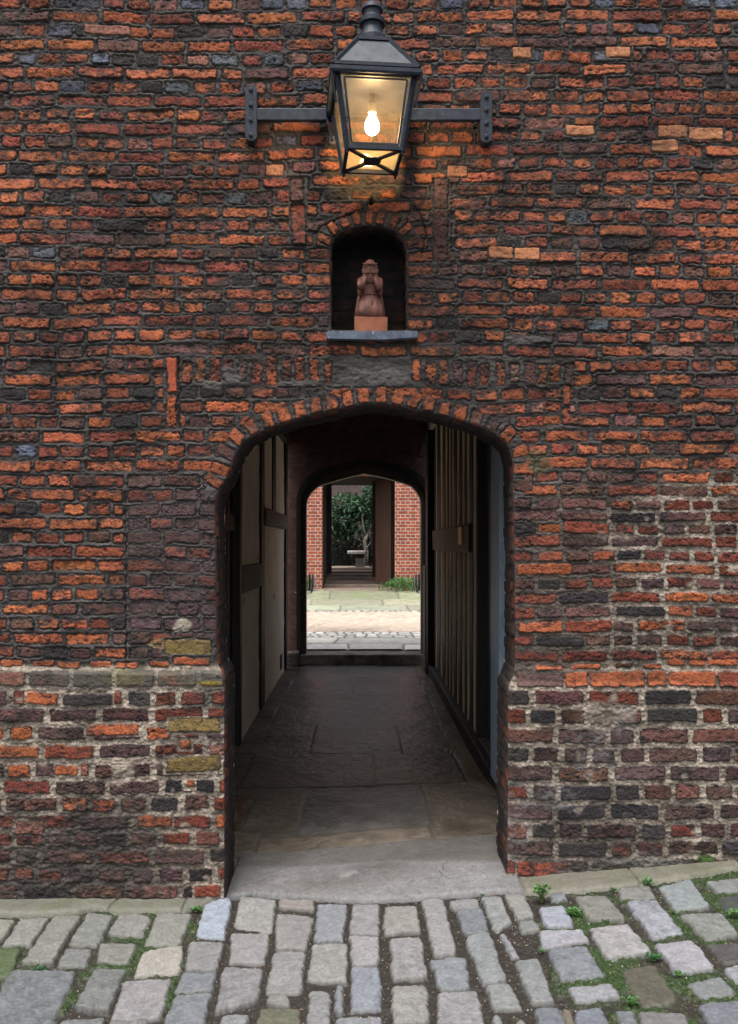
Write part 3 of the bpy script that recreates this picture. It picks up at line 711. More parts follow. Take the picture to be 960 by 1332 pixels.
def stone(P, c, g=(gx, gy, BX, BY, gH, gM, gC, gN1, gN2), r0=0.016, top=0.022, dome=0.002, soft=0.0024, rough=1.0, tilt=0.03, grow=0.0):
    gx_, gy_, X, Y, Hh, Mm, Cc, n1, n2 = g
    P = np.asarray(P, float); ctr = P.mean(0); a = 0
    for i in range(len(P)):
        p, q = P[i], P[(i + 1) % len(P)]; a += p[0] * q[1] - q[0] * p[1]
    if a < 0: P = P[::-1]
    lo = P.min(0) - 0.02; hi = P.max(0) + 0.02
    i0, i1 = np.searchsorted(gx_, [lo[0], hi[0]]); j0, j1 = np.searchsorted(gy_, [lo[1], hi[1]])
    if i1 - i0 < 2 or j1 - j0 < 2: return
    w = (slice(j0, j1), slice(i0, i1)); ds = []
    for i in range(len(P)):
        p, q = P[i], P[(i + 1) % len(P)]; e = q - p; L = np.hypot(*e)
        if L < 1e-6: continue
        ds.append(((X[w] - p[0]) * e[1] - (Y[w] - p[1]) * e[0]) / L)
    ds = np.array(ds) - grow
    k = r0; d = np.log(np.exp(np.clip(ds / k * 1.6, -40, 40)).sum(0)) * k / 1.6
    m = sst(0.002, -0.003, d)
    size = min(hi[0] - lo[0], hi[1] - lo[1]) / 2
    h = top * (1 - np.exp(np.minimum(d, 0) / soft) * 0.9) + dome * np.clip(-d / size, 0, 1) + rough * (0.0022 * n1[w] + 0.0018 * n2[w])
    tx, ty = rnd.gauss(0, tilt), rnd.gauss(0, tilt)
    h = h + tx * (X[w] - ctr[0]) + ty * (Y[w] - ctr[1]) + rnd.gauss(0, 0.002)
    Hh[w] = mix(Hh[w], h, m); Mm[w] = np.maximum(Mm[w], m)
    fi = rnd.uniform(0.6, 1.2)
    ga = rnd.uniform(-0.5, 0.5)
    streak = vn(X[w] + ga * Y[w], Y[w] * 0.25, 0.012, rnd.randint(0, 50)) * rnd.choice([0.0, 0.05, 0.12])
    cc = np.asarray(c) * (1 + 0.30 * fi * n1[w] + 0.18 * n2[w] + streak)[..., None]
    edge = np.clip(1 + d / 0.012, 0, 1) * np.clip(0.75 + 1.2 * n1[w], 0, 1)
    cc = mix(cc, np.array([0.085, 0.075, 0.055]), (0.7 * edge)[..., None])
    Cc[w] = mix(Cc[w], cc, m[..., None])

for ln in STONES.split('\n'):
    t = ln.split(); ox, oy = VW[t[0]]
    P = [pix_ground(ox + float(p.split(',')[0]) / 3.84, oy + float(p.split(',')[1]) / 3.84) for p in t[1:5]]
    stone(P, np.array([float(x) for x in t[5].split(',')]) * 0.98, r0=0.012, grow=0.002)
# the rest of the street beyond the picture's edge, in slanting courses
for r in range(90):
    yy = -0.12 - r * 0.155
    if yy < -8.8: break
    x = -6.9 + rnd.random() * 0.1
    while x < 6.9:
        w_ = rnd.uniform(0.10, 0.19); cx, cy = x + w_ / 2, yy + 0.04 * math.sin(x * 0.8)
        zc = cy + CAMD; vis = False
        if zc > 2.6:
            u = 470 + cx * 1100 / zc; v = 709 + (EYE - float(G(cx))) * 1100 / zc
            vis = -12 < u < 985 and v < 1352
        if not vis:
            sk = -0.03 if cx < 0 else 0.03
            stone([(x + .01 - sk, cy - .07), (x + w_ - .01 - sk, cy - .07), (x + w_ - .01 + sk, cy + .062), (x + .01 + sk, cy + .062)], np.array([.26, .255, .245]) * rnd.uniform(.7, 1.15))
        x += w_
# joints: earth, moss and grit
JW = 1 - gM
mossk = np.clip(-0.05 + 0.72 * sst(0.25, 1.1, GX) + 0.6 * np.exp(-((GX + 0.95) / 0.35) ** 2) + 0.35 * np.exp(-((GX + 1.4) / 0.3) ** 2) + 0.7 * gN3, 0, 1.2)
mossk = sst(0.35, 0.85, mossk + 0.35 * gN1)
gHj = 0.004 + 0.006 * gN1 + 0.004 * gN2 + mossk * (0.010 + 0.006 * gN2)
earth = np.array([0.038, 0.031, 0.024]) * (1 + 0.5 * gN2[..., None])
moss_c = np.array([0.030, 0.058, 0.012]) * (1 + 0.6 * gN2[..., None])
jc = mix(earth, moss_c, mossk[..., None])
gH = gH * gM + gHj * JW; gC = gC * gM[..., None] + jc * JW[..., None]
mg = sst(0.25, 0.55, gN3 + 0.5 * gN1) * sst(0.9, 1.6, GX) * 0.35 * gM; gC = mix(gC, np.array([0.10, 0.12, 0.05]), mg[..., None])
mg = sst(0.1, 0.5, gN3 + 0.4 * gN1) * sst(-0.9, -1.5, GX) * sst(-0.5, -0.2, GY) * 0.5 * gM; gC = mix(gC, np.array([0.13, 0.145, 0.085]), mg[..., None])
# kerb strips and the worn threshold slab behind the first course
E = np.array([pix_ground(u, v) for u, v in [(-400, 1188)] + EDGE + [(1100, 1100)]])
ey = np.interp(GX, E[:, 0], E[:, 1]); dE = GY - ey + 0.006 * vn(GX, GY, .04, 44)
slab = sst(-0.001, 0.004, dE)
xl, xr = pix_ground(292, 1165)[0], pix_ground(680, 1152)[0]
isk = (GX < xl) | (GX > xr)
hs_ = 0.036 * (1 - np.exp(-np.maximum(dE, 0) / 0.012)) + 0.003 * gN1 + 0.0025 * gN3
hs_ = np.where(isk, hs_, hs_ + 0.012 * sst(0.02, 0.3, dE))
for xj in (xl, xr, -2.9, -1.22, -0.88, 1.9, 1.35): hs_ -= 0.016 * np.exp(-((GX - xj - 0.25 * (GY) * (0.8 if xj in (-1.22,) else 0)) / 0.005) ** 2) * (isk | (xj in (xl, xr)))
conc = np.array([0.235, 0.222, 0.215]) * (1 + 0.22 * gN1 + 0.26 * gN2 + 0.30 * gN3 - .4 * sst(.45, .8, vn(GX, GY, .012, 77)) * sst(.0, .5, gN3))[..., None]
damp = np.exp(-(((GX + 0.06) / 0.42) ** 2 + ((GY - 0.12 - 0.06 * GX) / 0.14) ** 2)) * np.clip(0.7 + 1.1 * gN3, 0, 1) * 0.75
damp = np.maximum(damp, np.exp(-(((GX - 0.1) / 0.16) ** 2 + ((GY - 0.22) / 0.07) ** 2)) * 0.55)
damp = np.maximum(damp, np.exp(-(((GX + 0.48) / 0.13) ** 2 + ((GY - 0.18) / 0.07) ** 2)) * 0.4)
damp = np.maximum(damp, sst(-.02, .05, GY - (.26 - .12 * GX) + .05 * gN3 + .02 * gN1) * .62)
conc = mix(conc, np.array([0.10, 0.084, 0.066]) * (1 + .3 * gN3[..., None]), damp[..., None])
conc = mix(conc * 1.12, np.array([0.40, 0.38, 0.36]), (np.exp(-(((GX + 0.05) / 0.10) ** 2 + ((GY - 0.16 - 0.3 * GX) / 0.05) ** 2)) * np.clip(gN1 * 2, 0, 0.5))[..., None])
for pts_ in ([(-.30, .02), (-.18, .10), (-.02, .13), (.08, .22)], [(.45, -.02), (.40, .08), (.46, .2)], [(-.62, .12), (-.5, .2), (-.3, .24)]):
    Cc_ = resample(pts_, .03, 1); dcr = np.min([np.hypot(GX - a, GY - b) for a, b in resample(Cc_ + rng.normal(0, .006, Cc_.shape), .006)], 0); kk = np.exp(-(dcr / .003) ** 2); hs_ = hs_ - .004 * kk; conc = mix(conc, conc * .35, kk[..., None])
grm = np.clip(np.exp(-np.minimum(np.abs(GX - xl), np.abs(GX - xr)) / .06) + .7 * np.exp(-np.maximum(dE, 0) / .03), 0, 1) * np.clip(.5 + gN1 + gN3, 0, 1) * .6
conc = mix(conc, np.array([.07, .065, .05]), grm[..., None])
kerbc = np.where((GX < 0)[..., None], np.array([0.20, 0.19, 0.15]), np.array([0.215, 0.195, 0.15])) * (1 + 0.2 * gN1 + 0.2 * gN3)[..., None]
kerbc = mix(kerbc, np.array([0.10, 0.115, 0.05]), (sst(0.05, 0.5, gN3 + 0.3 * gN1) * 0.5)[..., None])
sc_ = np.where(isk[..., None], kerbc, conc)
gH = gH * (1 - slab) + hs_ * slab; gC = gC * (1 - slab[..., None]) + sc_ * slab[..., None]
gC = mix(gC, gC * 0.35, (np.exp(-((dE + 0.004) / 0.008) ** 2) * 0.6)[..., None])
gC = np.clip(gC * np.array([.585, .61, .645]), 0.008, 0.8)
co = np.stack([GX, GY, G(GX) - 0.034 + gH], -1).reshape(-1, 3)
gq = grid_quads(len(gy), len(gx))[:, ::-1]
M_stone = attr_mat('worn_stone', rough=0.62, fscale=230, var=0.5, bump=0.45, bdist=0.0022, spec=0.4)
street = link_mesh('cobbled_street', np_mesh('cobbled_street', co, gq, gC.reshape(-1, 3)), M_stone, None, True)
tag(street, kind='structure')

# ------------------------------------------------------------------ passage floor
ox, oy = 280, 840
def zf(p): return pix_ground(ox + p[0] / 2.2857, oy + p[1] / 2.2857, lambda x: 0.03)
fx = np.arange(-1.13, 1.06, 0.008); fy = np.arange(0.50, 8.30, 0.010); FX, FY = np.meshgrid(fx, fy)
fH = np.zeros(FX.shape); fM = np.zeros(FX.shape); fC = np.zeros(FX.shape + (3,))
fN1 = fbm(FX, FY, .08, 4, 61); fN2 = fbm(FX, FY, .025, 3, 62); fN3 = fbm(FX, FY, .5, 3, 63)
fg = (fx, fy, FX + 0.006 * vn(FX, FY, .08, 3), FY + 0.008 * vn(FX, FY, .08, 5), fH, fM, fC, fN1, fN2)
BR = np.array([.15, .125, .10]); GRY = np.array([.17, .165, .155])
def slab_(x0, x1, y0, y1, c, s=0.0): stone([(x0 + .006, y0 + .006 - s), (x1 - .006, y0 + .006 + s), (x1 - .006, y1 - .006), (x0 + .006, y1 - .006)], c * 0.8, g=fg, r0=0.012, top=0.002, dome=0.0, soft=0.010, rough=1.6, tilt=0.0015)
slab_(-1.1, -.62, .50, .95, BR * 1.1); slab_(-.62, .42, .50, .82, BR * 1.2); slab_(.42, 1.02, .50, .80, BR * 1.05)
slab_(-1.1, -.75, .95, 1.75, np.array([.12, .07, .045])); slab_(-.75, -.40, .95, 1.75, BR); slab_(-.40, .44, .84, 1.9, GRY * .75); slab_(.44, 1.0, .82, 1.9, BR * 1.05)
y = 1.9
for (dy, js) in ((1.0, (.1,)), (1.15, (-.45, .35)), (.9, (0.05,)), (.85, (-.5, .4)), (.7, (-.1,)), (.75, (.35,)), (1.05, (-.2,))):
    xs_ = [-.90] + list(js) + [.78]
    for a, b in zip(xs_, xs_[1:]): slab_(a, b, y, min(y + dy, 8.3), (GRY if y > 5 else BR) * rnd.uniform(.75, 1.1), rnd.uniform(-.02, .02))
    for k in range(2):
        slab_(-1.12, -.90, y + dy * k / 2, y + dy * (k + 1) / 2, BR * rnd.uniform(.7, 1)); slab_(.78, 1.05, y + dy * k / 2, y + dy * (k + 1) / 2, np.array([.17, .125, .075]) * rnd.uniform(.7, 1.1))
    y += dy
streaks = vn(FX + 0.6 * FY, FY * 0.3, .03, 71) * sst(0.2, 0.8, FX) * sst(2.2, 1.6, FY)
fC = fC * fM[..., None] + (1 - fM[..., None]) * np.array([0.10, 0.088, 0.074]); fC = fC * (1 + 0.3 * streaks)[..., None]
fC = np.clip(fC * (1 + 0.45 * fN3 + .25 * fN1)[..., None], 0.01, 0.6)
fz = mix(G(FX) + 0.0145 - 0.0, 0.012, sst(0.5, 3.0, FY))
co = np.stack([FX, FY, fz - 0.012 + fH + 0.012 * fN3 * sst(0.5, 1.5, FY)], -1).reshape(-1, 3)
M_flag = attr_mat('passage_flagstone', rough=0.40, fscale=120, var=0.35, bump=0.35, bdist=0.003, spec=0.5, rvar=0.14)
tag(link_mesh('passage_floor', np_mesh('passage_floor', co, grid_quads(len(fy), len(fx))[:, ::-1], fC.reshape(-1, 3)), M_flag, None, True), kind='structure')

# ------------------------------------------------------------------ timber-framed sides of the passage
M_timber = surf('tarred_timber', (0.008, 0.007, 0.007), (0.022, 0.020, 0.018), scale=14, stretch=(4, 4, 0.5), rough=0.6, bump=0.7, bdist=0.004)
M_oldwood = surf('weathered_beam', (0.05, 0.043, 0.038), (0.17, 0.15, 0.13), scale=11, stretch=(1, 1, 4), rough=0.75, bump=0.8, bdist=0.005)
M_plaster = surf('cream_limewash', (0.78, 0.71, 0.58), (0.86, 0.80, 0.70), scale=3, rough=0.85, bump=0.4, bscale=22, bdist=0.004, wear=((0.25, 0.19, 0.13), 5, 0.66))
M_infill = surf('tan_plaster_infill', (0.74, 0.63, 0.45), (0.84, 0.74, 0.57), scale=6, rough=0.85, bump=0.5, bscale=30)
M_blue = surf('blue_grey_paint', (0.18, 0.25, 0.34), (0.28, 0.37, 0.48), scale=9, stretch=(3, 3, 0.6), rough=0.5, bump=0.35, bdist=0.002, wear=((0.16, 0.17, 0.19), 14, 0.62))
M_navy = surf('dark_blue_paint', (0.03, 0.045, 0.075), (0.055, 0.075, 0.115), scale=7, rough=0.4, bump=0.2)
XL, XR, CEIL = -1.087, 0.993, 3.36
REAR.data.materials.append(M_plaster)  # unseen rear face made pale so it bounces light into the passage
def yz(zc): return zc - CAMD

lw = empty('timber_framed_wall', (XL, 4.3, 0), 'timber-framed passage side with large cream plaster panels between black posts', 'wall')
def panel(y0, y1, z0, z1):
    ys = np.arange(y0, y1 + .001, .03); zs = np.arange(z0, z1 + .001, .03); YY, ZZ = np.meshgrid(ys, zs)
    XX = XL - 0.006 + 0.006 * fbm(YY, ZZ, .6, 3, int(y0 * 10)) + 0.003 * vn(YY, ZZ, .1, 4)
    o = link_mesh('plaster_panel', np_mesh('plaster_panel', np.stack([XX, YY, ZZ], -1).reshape(-1, 3), grid_quads(len(zs), len(ys))[:, ::-1]), M_plaster, lw, True); return o
yA, yB, yC, yD, yE = yz(7.57), yz(9.06), yz(9.34), yz(11.96), yz(12.56)
panel(yA - .05, yB + .05, -.03, 1.36); panel(yA - .05, yB + .05, 1.55, CEIL)
panel(yC - .05, yD + .05, -.03, 2.02); panel(yC - .05, yD + .05, 2.18, CEIL)
def beam(name, m, parent, x0, x1, y0, y1, z0, z1, bev=.012):
    return MB().box(x0, x1, y0, y1, z0, z1, bev, wob=.006).build(name, m, parent)
beam('post', M_timber, lw, XL - .12, XL + .02, yB, yC, 0.02, CEIL); beam('post', M_timber, lw, XL - .12, XL + .025, yD, yD + .26, 0.02, CEIL)
beam('rail', M_oldwood, lw, XL - .1, XL + .03, yA, yB - .004, 1.34, 1.59, .02); beam('rail', M_oldwood, lw, XL - .1, XL + .05, yC - .1, yD + .12, 2.0, 2.2, .03)
beam('stud', M_timber, lw, XL - .1, XL + .018, yz(10.32), yz(10.66), 2.2, CEIL)
beam('post', M_timber, lw, XL - .12, XL + .02, yA - .16, yA, 0.02, CEIL)
beam('ceiling_beam', M_timber, lw, XL - .12, XL + .06, yA - .2, yE - .32, CEIL - .14, CEIL + .02)
MB().box(XL - .03, XL + .005, yz(11.35), yz(11.6), 0.10, 0.30, .004).build('air_vent', surf('vent_iron', (.02, .02, .02), (.05, .05, .05)), lw)

sd = empty('boarded_door', (XL, yz(5.9), 0), 'unlit black boarded door beside the cream plaster panels inside the passage', 'door')
DW = (yz(7.39) - yz(6.55)) / 5
for i in range(5):
    a = yz(6.55) + i * DW; beam('board', M_timber, sd, XL - .09, XL - .035, a + .003, a + DW - .003, 0.03, CEIL, .006)
MB().box(XL - .1, XL - .01, DEPTH + .003, yz(6.545), -.02, CEIL).build('near_plaster_panel', M_plaster, lw)  # unseen near stretch of wall, made pale to bounce light inside
beam('ledge', M_timber, sd, XL - .034, XL - .012, yz(6.57), yz(7.37), 0.5, 0.64, .004); beam('ledge', M_timber, sd, XL - .034, XL - .012, yz(6.57), yz(7.37), 1.9, 2.04, .004)

rw = empty('close_studded_wall', (XR, 4.3, 0), 'close-studded passage side with thin tan plaster strips between black studs', 'wall')
ys = np.arange(yz(6.24), yz(12.3), .03); zs = np.arange(.02, CEIL, .03); YY, ZZ = np.meshgrid(ys, zs)
MB().box(XR + .002, XR + .06, yz(7.22), yz(12.3), .02, CEIL).build('plaster_infill', M_infill, rw)
strips = [(7.27, 7.50), (7.72, 7.97), (8.10, 8.33), (8.56, 8.80), (9.02, 9.25), (9.36, 9.57), (9.74, 9.98), (10.30, 10.62), (11.05, 11.3)]
prev = 7.20
def stud(y0, y1):
    n = 14; mb = MB(); zs_ = np.linspace(.15, CEIL, n); w0 = [rnd.uniform(-.035, .035) for _ in range(n)]; w1 = [rnd.uniform(-.035, .035) for _ in range(n)]
    rows_ = []
    for k, z in enumerate(zs_):
        a, b = y0 + w0[k] * .6, y1 + w1[k] * .6; x = XR - .006 + rnd.uniform(-.003, .003)
        rows_.append([mb.bm.verts.new(p) for p in ((x, a, z), (x, b, z), (XR + .0015, b, z), (XR + .0015, a, z))])
    for r0, r1 in zip(rows_, rows_[1:]):
        for j in range(4): mb.bm.faces.new((r0[j], r0[(j + 1) % 4], r1[(j + 1) % 4], r1[j]))
    mb.bm.faces.new(rows_[0]); mb.bm.faces.new(rows_[-1][::-1])
    mb.build('stud', M_timber, rw)
for a, b in strips + [(12.3, 12.3)]:
    stud(yz(prev), yz(a)); prev = b
beam('rail', M_timber, rw, XR - .03, XR + .0015, yz(7.6), yz(12.0), 1.72, 1.98, .01)
MB().box(XR - .042, XR - .0305, yz(8.05), yz(8.32), 1.79, 1.955, .003).build('brass_plate', surf('tarnished_brass', (.40, .28, .10), (.55, .40, .16), metallic=0.6, rough=.45, bump=.2), rw)
beam('sill_beam', M_timber, rw, XR - .07, XR + .05, yz(5.0), yz(12.1), -.02, .15, .015)
beam('post', M_timber, rw, XR - .09, XR + .018, yz(11.5), yz(11.85), .15, CEIL); 
MB().box(XR - .11, XR - .03, yz(11.7), yz(12.2), .02, 1.5, .02).build('guard_strip', M_oldwood, rw)

dr = empty('recessed_door', (XR, yz(6.6), 0), 'dark blue painted door set back beside the blue-grey frame post', 'door')
beam('door_leaf', M_navy, dr, XR + .06, XR + .11, yz(5.97), yz(7.16), .17, CEIL - .4, .006)
beam('door_post', M_blue, dr, XR - .085, XR + .14, yz(5.58), yz(5.92), .165, CEIL, .012)
beam('door_post', M_timber, dr, XR - .02, XR + .14, yz(7.1), yz(7.22), .165, CEIL, .01)
for i in range(3): MB().box(XR + .048, XR + .0595, yz(6.05) + i * .37, yz(6.05) + i * .37 + .29, .3, 2.6, .004).build('door_panel', M_navy, dr)
beam('door_sill', surf('worn_sill', (.14, .1, .06), (.25, .19, .12)), dr, XR + .052, XR + .14, yz(5.93), yz(7.1), .12, .165, .006)
beam('lintel', M_timber, dr, XR + .02, XR + .14, yz(5.925), yz(7.095), CEIL - .395, CEIL, .01)
beam('threshold_block', M_oldwood, dr, XR - .01, XR + .05, yz(5.97), yz(7.08), .152, .175, .004)
near = beam('passage_side_wall', surf('near_limewash', (.55, .5, .42), (.7, .65, .56), scale=4), None, XR + .0, XR + .12, DEPTH + .003, yz(5.56), -.02, CEIL)  # hidden behind the jamb, coloured pale to bounce light into the passage
tag(near, 'unseen pale stub of wall between the street arch and the blue-grey door post', 'wall')
MB_c = MB().box(XL - .15, XR + .17, DEPTH + .001, 8.26, 3.84, 3.95).build('passage_ceiling', M_plaster, None)  # raised out of view and made pale to bounce light down inside
for x0, x1, p_ in ((XL - .12, XL - .001, lw), (XR + .001, XR + .12, rw)): MB().box(x0, x1, DEPTH + .003, 8.25, CEIL + .021, 3.838).build('upper_plaster', M_plaster, p_)  # mostly unseen strips above the walls, pale for the same bounced light
tag(MB_c, kind='structure')

# ------------------------------------------------------------------ brick with light joints, as seen far off
def brick_mat(name, c1, c2, mortar, rowh=.075, bw=.225, joint=.012, rough=.85, both=True, soot=None):
    m, nt, b = new_mat(name); N = nt.nodes; L = nt.links
    tc = N.new('ShaderNodeTexCoord'); sx = N.new('ShaderNodeSeparateXYZ'); L.new(tc.outputs['Object'], sx.inputs[0])
    ad = N.new('ShaderNodeMath'); ad.operation = 'ADD'; L.new(sx.outputs['X'], ad.inputs[0]); L.new(sx.outputs['Y'], ad.inputs[1])
    cb = N.new('ShaderNodeCombineXYZ'); L.new(ad.outputs[0], cb.inputs['X']); L.new(sx.outputs['Z'], cb.inputs['Y'])
    br = N.new('ShaderNodeTexBrick'); L.new(cb.outputs[0], br.inputs['Vector'])
    br.inputs['Scale'].default_value = 1.0; br.inputs['Brick Width'].default_value = bw; br.inputs['Row Height'].default_value = rowh; br.inputs['Mortar Size'].default_value = joint / 2
    br.inputs['Mortar Smooth'].default_value = .15; br.inputs['Bias'].default_value = 0.0
    br.offset = 0.5; br.squash = 0.5; br.squash_frequency = 2
    br.inputs['Color1'].default_value = (*c1, 1); br.inputs['Color2'].default_value = (*c2, 1); br.inputs['Mortar'].default_value = (*mortar, 1)
    n = N.new('ShaderNodeTexNoise'); n.inputs['Scale'].default_value = 9; n.inputs['Detail'].default_value = 7; L.new(tc.outputs['Object'], n.inputs['Vector'])
    mr = N.new('ShaderNodeMapRange'); mr.inputs['To Min'].default_value = .35; mr.inputs['To Max'].default_value = 1.65; L.new(n.outputs['Fac'], mr.inputs['Value'])
    mu = N.new('ShaderNodeVectorMath'); mu.operation = 'SCALE'; L.new(br.outputs['Color'], mu.inputs[0]); L.new(mr.outputs[0], mu.inputs['Scale']); L.new(mu.outputs[0], b.inputs['Base Color'])
    b.inputs['Roughness'].default_value = rough
    bp = N.new('ShaderNodeBump'); bp.inputs['Strength'].default_value = .8; bp.inputs['Distance'].default_value = .006; bp.invert = True
    L.new(br.outputs['Fac'], bp.inputs['Height']); L.new(bp.outputs[0], b.inputs['Normal'])
    return m
M_red = brick_mat('red_brick_light_joints', (.35, .083, .038), (.22, .05, .027), (.44, .38, .34), joint=.014)
M_darkb = brick_mat('dark_brick', (.13, .055, .040), (.075, .038, .032), (.05, .042, .036))
M_gard = brick_mat('purple_garden_brick', (.10, .06, .055), (.065, .045, .045), (.10, .09, .085))

# ------------------------------------------------------------------ far end of the passage: brick wall with a moulded oak door frame
ZE = 12.56; SE = 1100 / ZE
def ex(u): return (u - 470) / SE
def ez(v): return EYE - (v - 709) / SE
ew = empty('passage_end_wall', (0, 8.26, 0), 'dark brick wall closing the far end of the passage round a low arched opening', 'wall')
inner = [(398, 862), (398, 656), (400, 648), (405, 640), (413, 633), (424, 629), (448, 622), (473, 616), (500, 621), (524, 628), (535, 632), (542, 639), (547, 648), (548, 656), (548, 862)]
outer = [(386, 866), (386, 650), (388, 640), (393, 628), (402, 619), (415, 612), (445, 603), (473, 598), (505, 602), (533, 610), (546, 617), (555, 626), (560, 638), (562, 650), (562, 866)]
def ring_mesh(P, Q, y0, y1, close_out=True):
    mb = MB(); n = len(P)
    def ringv(C, y): return [mb.bm.verts.new((ex(u), y, ez(v))) for u, v in C]
    a, b, c, d = ringv(P, y0), ringv(Q, y0), ringv(P, y1), ringv(Q, y1)
    for i in range(n - 1):
        mb.bm.faces.new((a[i], a[i + 1], b[i + 1], b[i])); mb.bm.faces.new((c[i], d[i], d[i + 1], c[i + 1]))
        mb.bm.faces.new((a[i], c[i], c[i + 1], a[i + 1]))
        if close_out: mb.bm.faces.new((b[i], b[i + 1], d[i + 1], d[i]))
    for i in (0, n - 1): mb.bm.faces.new((a[i], b[i], d[i], c[i]))
    return mb
boxo = []
for u, v in outer:
    d = np.array([u - 474., v - 740.]); t = min(abs(270 / d[0]) if d[0] else 1e9, abs(230 / d[1])); boxo.append(tuple(np.array([474., 740.]) + d * t))
boxo[0] = (204, 866); boxo[-1] = (744, 866)
ring_mesh(outer, boxo, 8.262, 8.60).build('brickwork', M_darkb, ew)
mid = [tuple(0.45 * np.array(p) + 0.55 * np.array(q)) for p, q in zip(inner, outer)]
df = ring_mesh(mid, outer, 8.20, 8.50).build('door_frame', M_timber, ew)
ring_mesh(inner, mid, 8.27, 8.46).build('frame_moulding', M_oldwood, df)
MB().box(ex(390), ex(556), 8.19, 8.66, 0.0, ez(850.5), .02, wob=.006).build('door_sill', surf('sill_stone', (.06, .05, .045), (.22, .2, .17), scale=5), ew)
# brick relieving arch over the frame
mb = MB()
for k in range(15):
    t = k / 14; u = 398 + t * 152; v = 596 - 9 * math.sin(t * math.pi) - 3; w = 4.3 / SE
    mb.box(ex(u) - w * .85, ex(u) + w * .85, 8.235, 8.2615, ez(v) , ez(v) + .2, .006, rot=Matrix.Rotation((t - .5) * .5, 3, 'Y'))
mb.build('brick_arch', M_darkb, ew)
MB().box(XL - .0, XL + .16, 8.08, 8.2, 0.0, .22, .03, wob=.02).build('corner_stone', M_oldwood, ew)

M_steel = surf('painted_steel', (.55, .62, .72), (.68, .74, .82), rough=.35, bump=0, metallic=0)
M_dkmet = surf('black_iron', (.015, .016, .02), (.04, .042, .048), rough=.45, bump=.3)
for (u, su, lab) in ((404.5, 1, 'steel hold-back bar on the end of a rod beside the small ground plant'), (543.5, -1, 'steel hold-back bar on the end of a rod beside the ferny clump')):
    zc = 12.92; f = zc / 1100; x = (u - 470) * f
    lab = 'pale steel hold-back bar on the ' + ('left' if su > 0 else 'right') + ' jamb of the far doorway'
    st_ = empty('door_holdback', (x, zc - CAMD, EYE - 62 * f), lab, 'door stay', 'hold-back bars of the far doorway')
    z0, z1 = EYE - (771 - 709) * f, EYE - (747 - 709) * f
    mb = MB().tube([(x, 8.64, z0), (x + .012 * su, 8.62, z0 + .03), (x + .03 * su, 8.61, z0 + .1), (x + .03 * su, 8.61, z1)], [.016, .022, .024, .02], 8); mb.build('grip', M_steel, st_, True)
    MB().box(x - .012 - .018 * su, x + .012 - .018 * su, 8.615, 8.635, z0 + .03, z1, .003).build('back_plate', M_dkmet, st_)
    MB().tube([(x, 8.64, z0), (x - .02 * su, 8.5, z0), (x - .21 * su, 8.185, z0 + .03)], .008, 6).build('rod', M_steel, st_, True)

# ------------------------------------------------------------------ courtyard beyond the passage
def Gc(y): return 0.168 + 0.098 * (y - 8.3)
cx_ = np.arange(-4.5, 4.5, .02); cy_ = np.arange(8.60, 14.75, .02); CX, CY = np.meshgrid(cx_, cy_)
cH = np.zeros(CX.shape); cM = np.zeros(CX.shape); cC = np.zeros(CX.shape + (3,)); cN1 = fbm(CX, CY, .12, 4, 81); cN2 = fbm(CX, CY, .045, 3, 82); cN3 = fbm(CX, CY, .7, 3, 83)
cg = (cx_, cy_, CX + .01 * vn(CX, CY, .2, 3), CY + .01 * vn(CX, CY, .2, 4), cH, cM, cC, cN1, cN2)
def flag(x0, x1, y0, y1, c, s=0.0): stone([(x0 + .012, y0 + .012), (x1 - .012, y0 + .012), (x1 - .012 + s, y1 - .012), (x0 + .012 + s, y1 - .012)], c, g=cg, r0=.012, top=.02, dome=0, soft=.012, tilt=.004)
def course(y0, y1, a, b, c, off=0, s=0.0):
    x = -4.6 + off
    while x < 4.5:
        w = rnd.uniform(a, b); flag(x, x + w, y0, y1, c * .9 * rnd.uniform(.72, 1.1) * np.array([1, rnd.uniform(.97, 1.02), rnd.uniform(.92, 1.03)]), s); x += w
course(8.5, 9.0, .8, 1.3, np.array([.78, .76, .71]), .2); course(9.0, 9.46, .8, 1.5, np.array([.78, .75, .70]), .7, .08)
for k in range(3): course(9.48 + k * .15, 9.62 + k * .15, .12, .24, np.array([.68, .68, .67]), rnd.random() * .2)
course(11.78, 11.88, .1, .18, np.array([.44, .43, .40]), .1); course(11.89, 12.0, .1, .18, np.array([.44, .43, .40]), .1)
course(12.05, 12.56, .9, 1.4, np.array([.31, .33, .25]), .5); course(12.56, 13.3, 1.2, 1.9, np.array([.33, .34, .26]), .4); course(13.3, 14.46, 1.2, 1.7, np.array([.27, .30, .20]), .9); course(14.46, 14.75, 1.2, 1.7, np.array([.25, .20, .16]), .9)
grav = (CY > 9.93) & (CY < 11.78)
cC = cC * cM[..., None] + (1 - cM[..., None]) * np.array([.15, .14, .11]); cH = cH * cM
gravc = np.array([.43, .355, .285]) * (1 + .22 * vn(CX, CY, .05, 5) + .2 * cN3 + .15 * vn(CX, CY, .11, 6))[..., None]
cC = np.where(grav[..., None], gravc, cC); cH = np.where(grav, .02 + .004 * cN1, cH)
leafy = sst(.1, .5, cN3) * (CY > 12) * .35; cC = mix(cC, np.array([.17, .22, .08]), leafy[..., None])
co = np.stack([CX, CY, Gc(CY) - .02 + cH], -1).reshape(-1, 3)
tag(link_mesh('courtyard_paving', np_mesh('courtyard_paving', co, grid_quads(len(cy_), len(cx_))[:, ::-1], np.clip(cC, .01, .8).reshape(-1, 3)), M_stone, None, True), kind='structure')

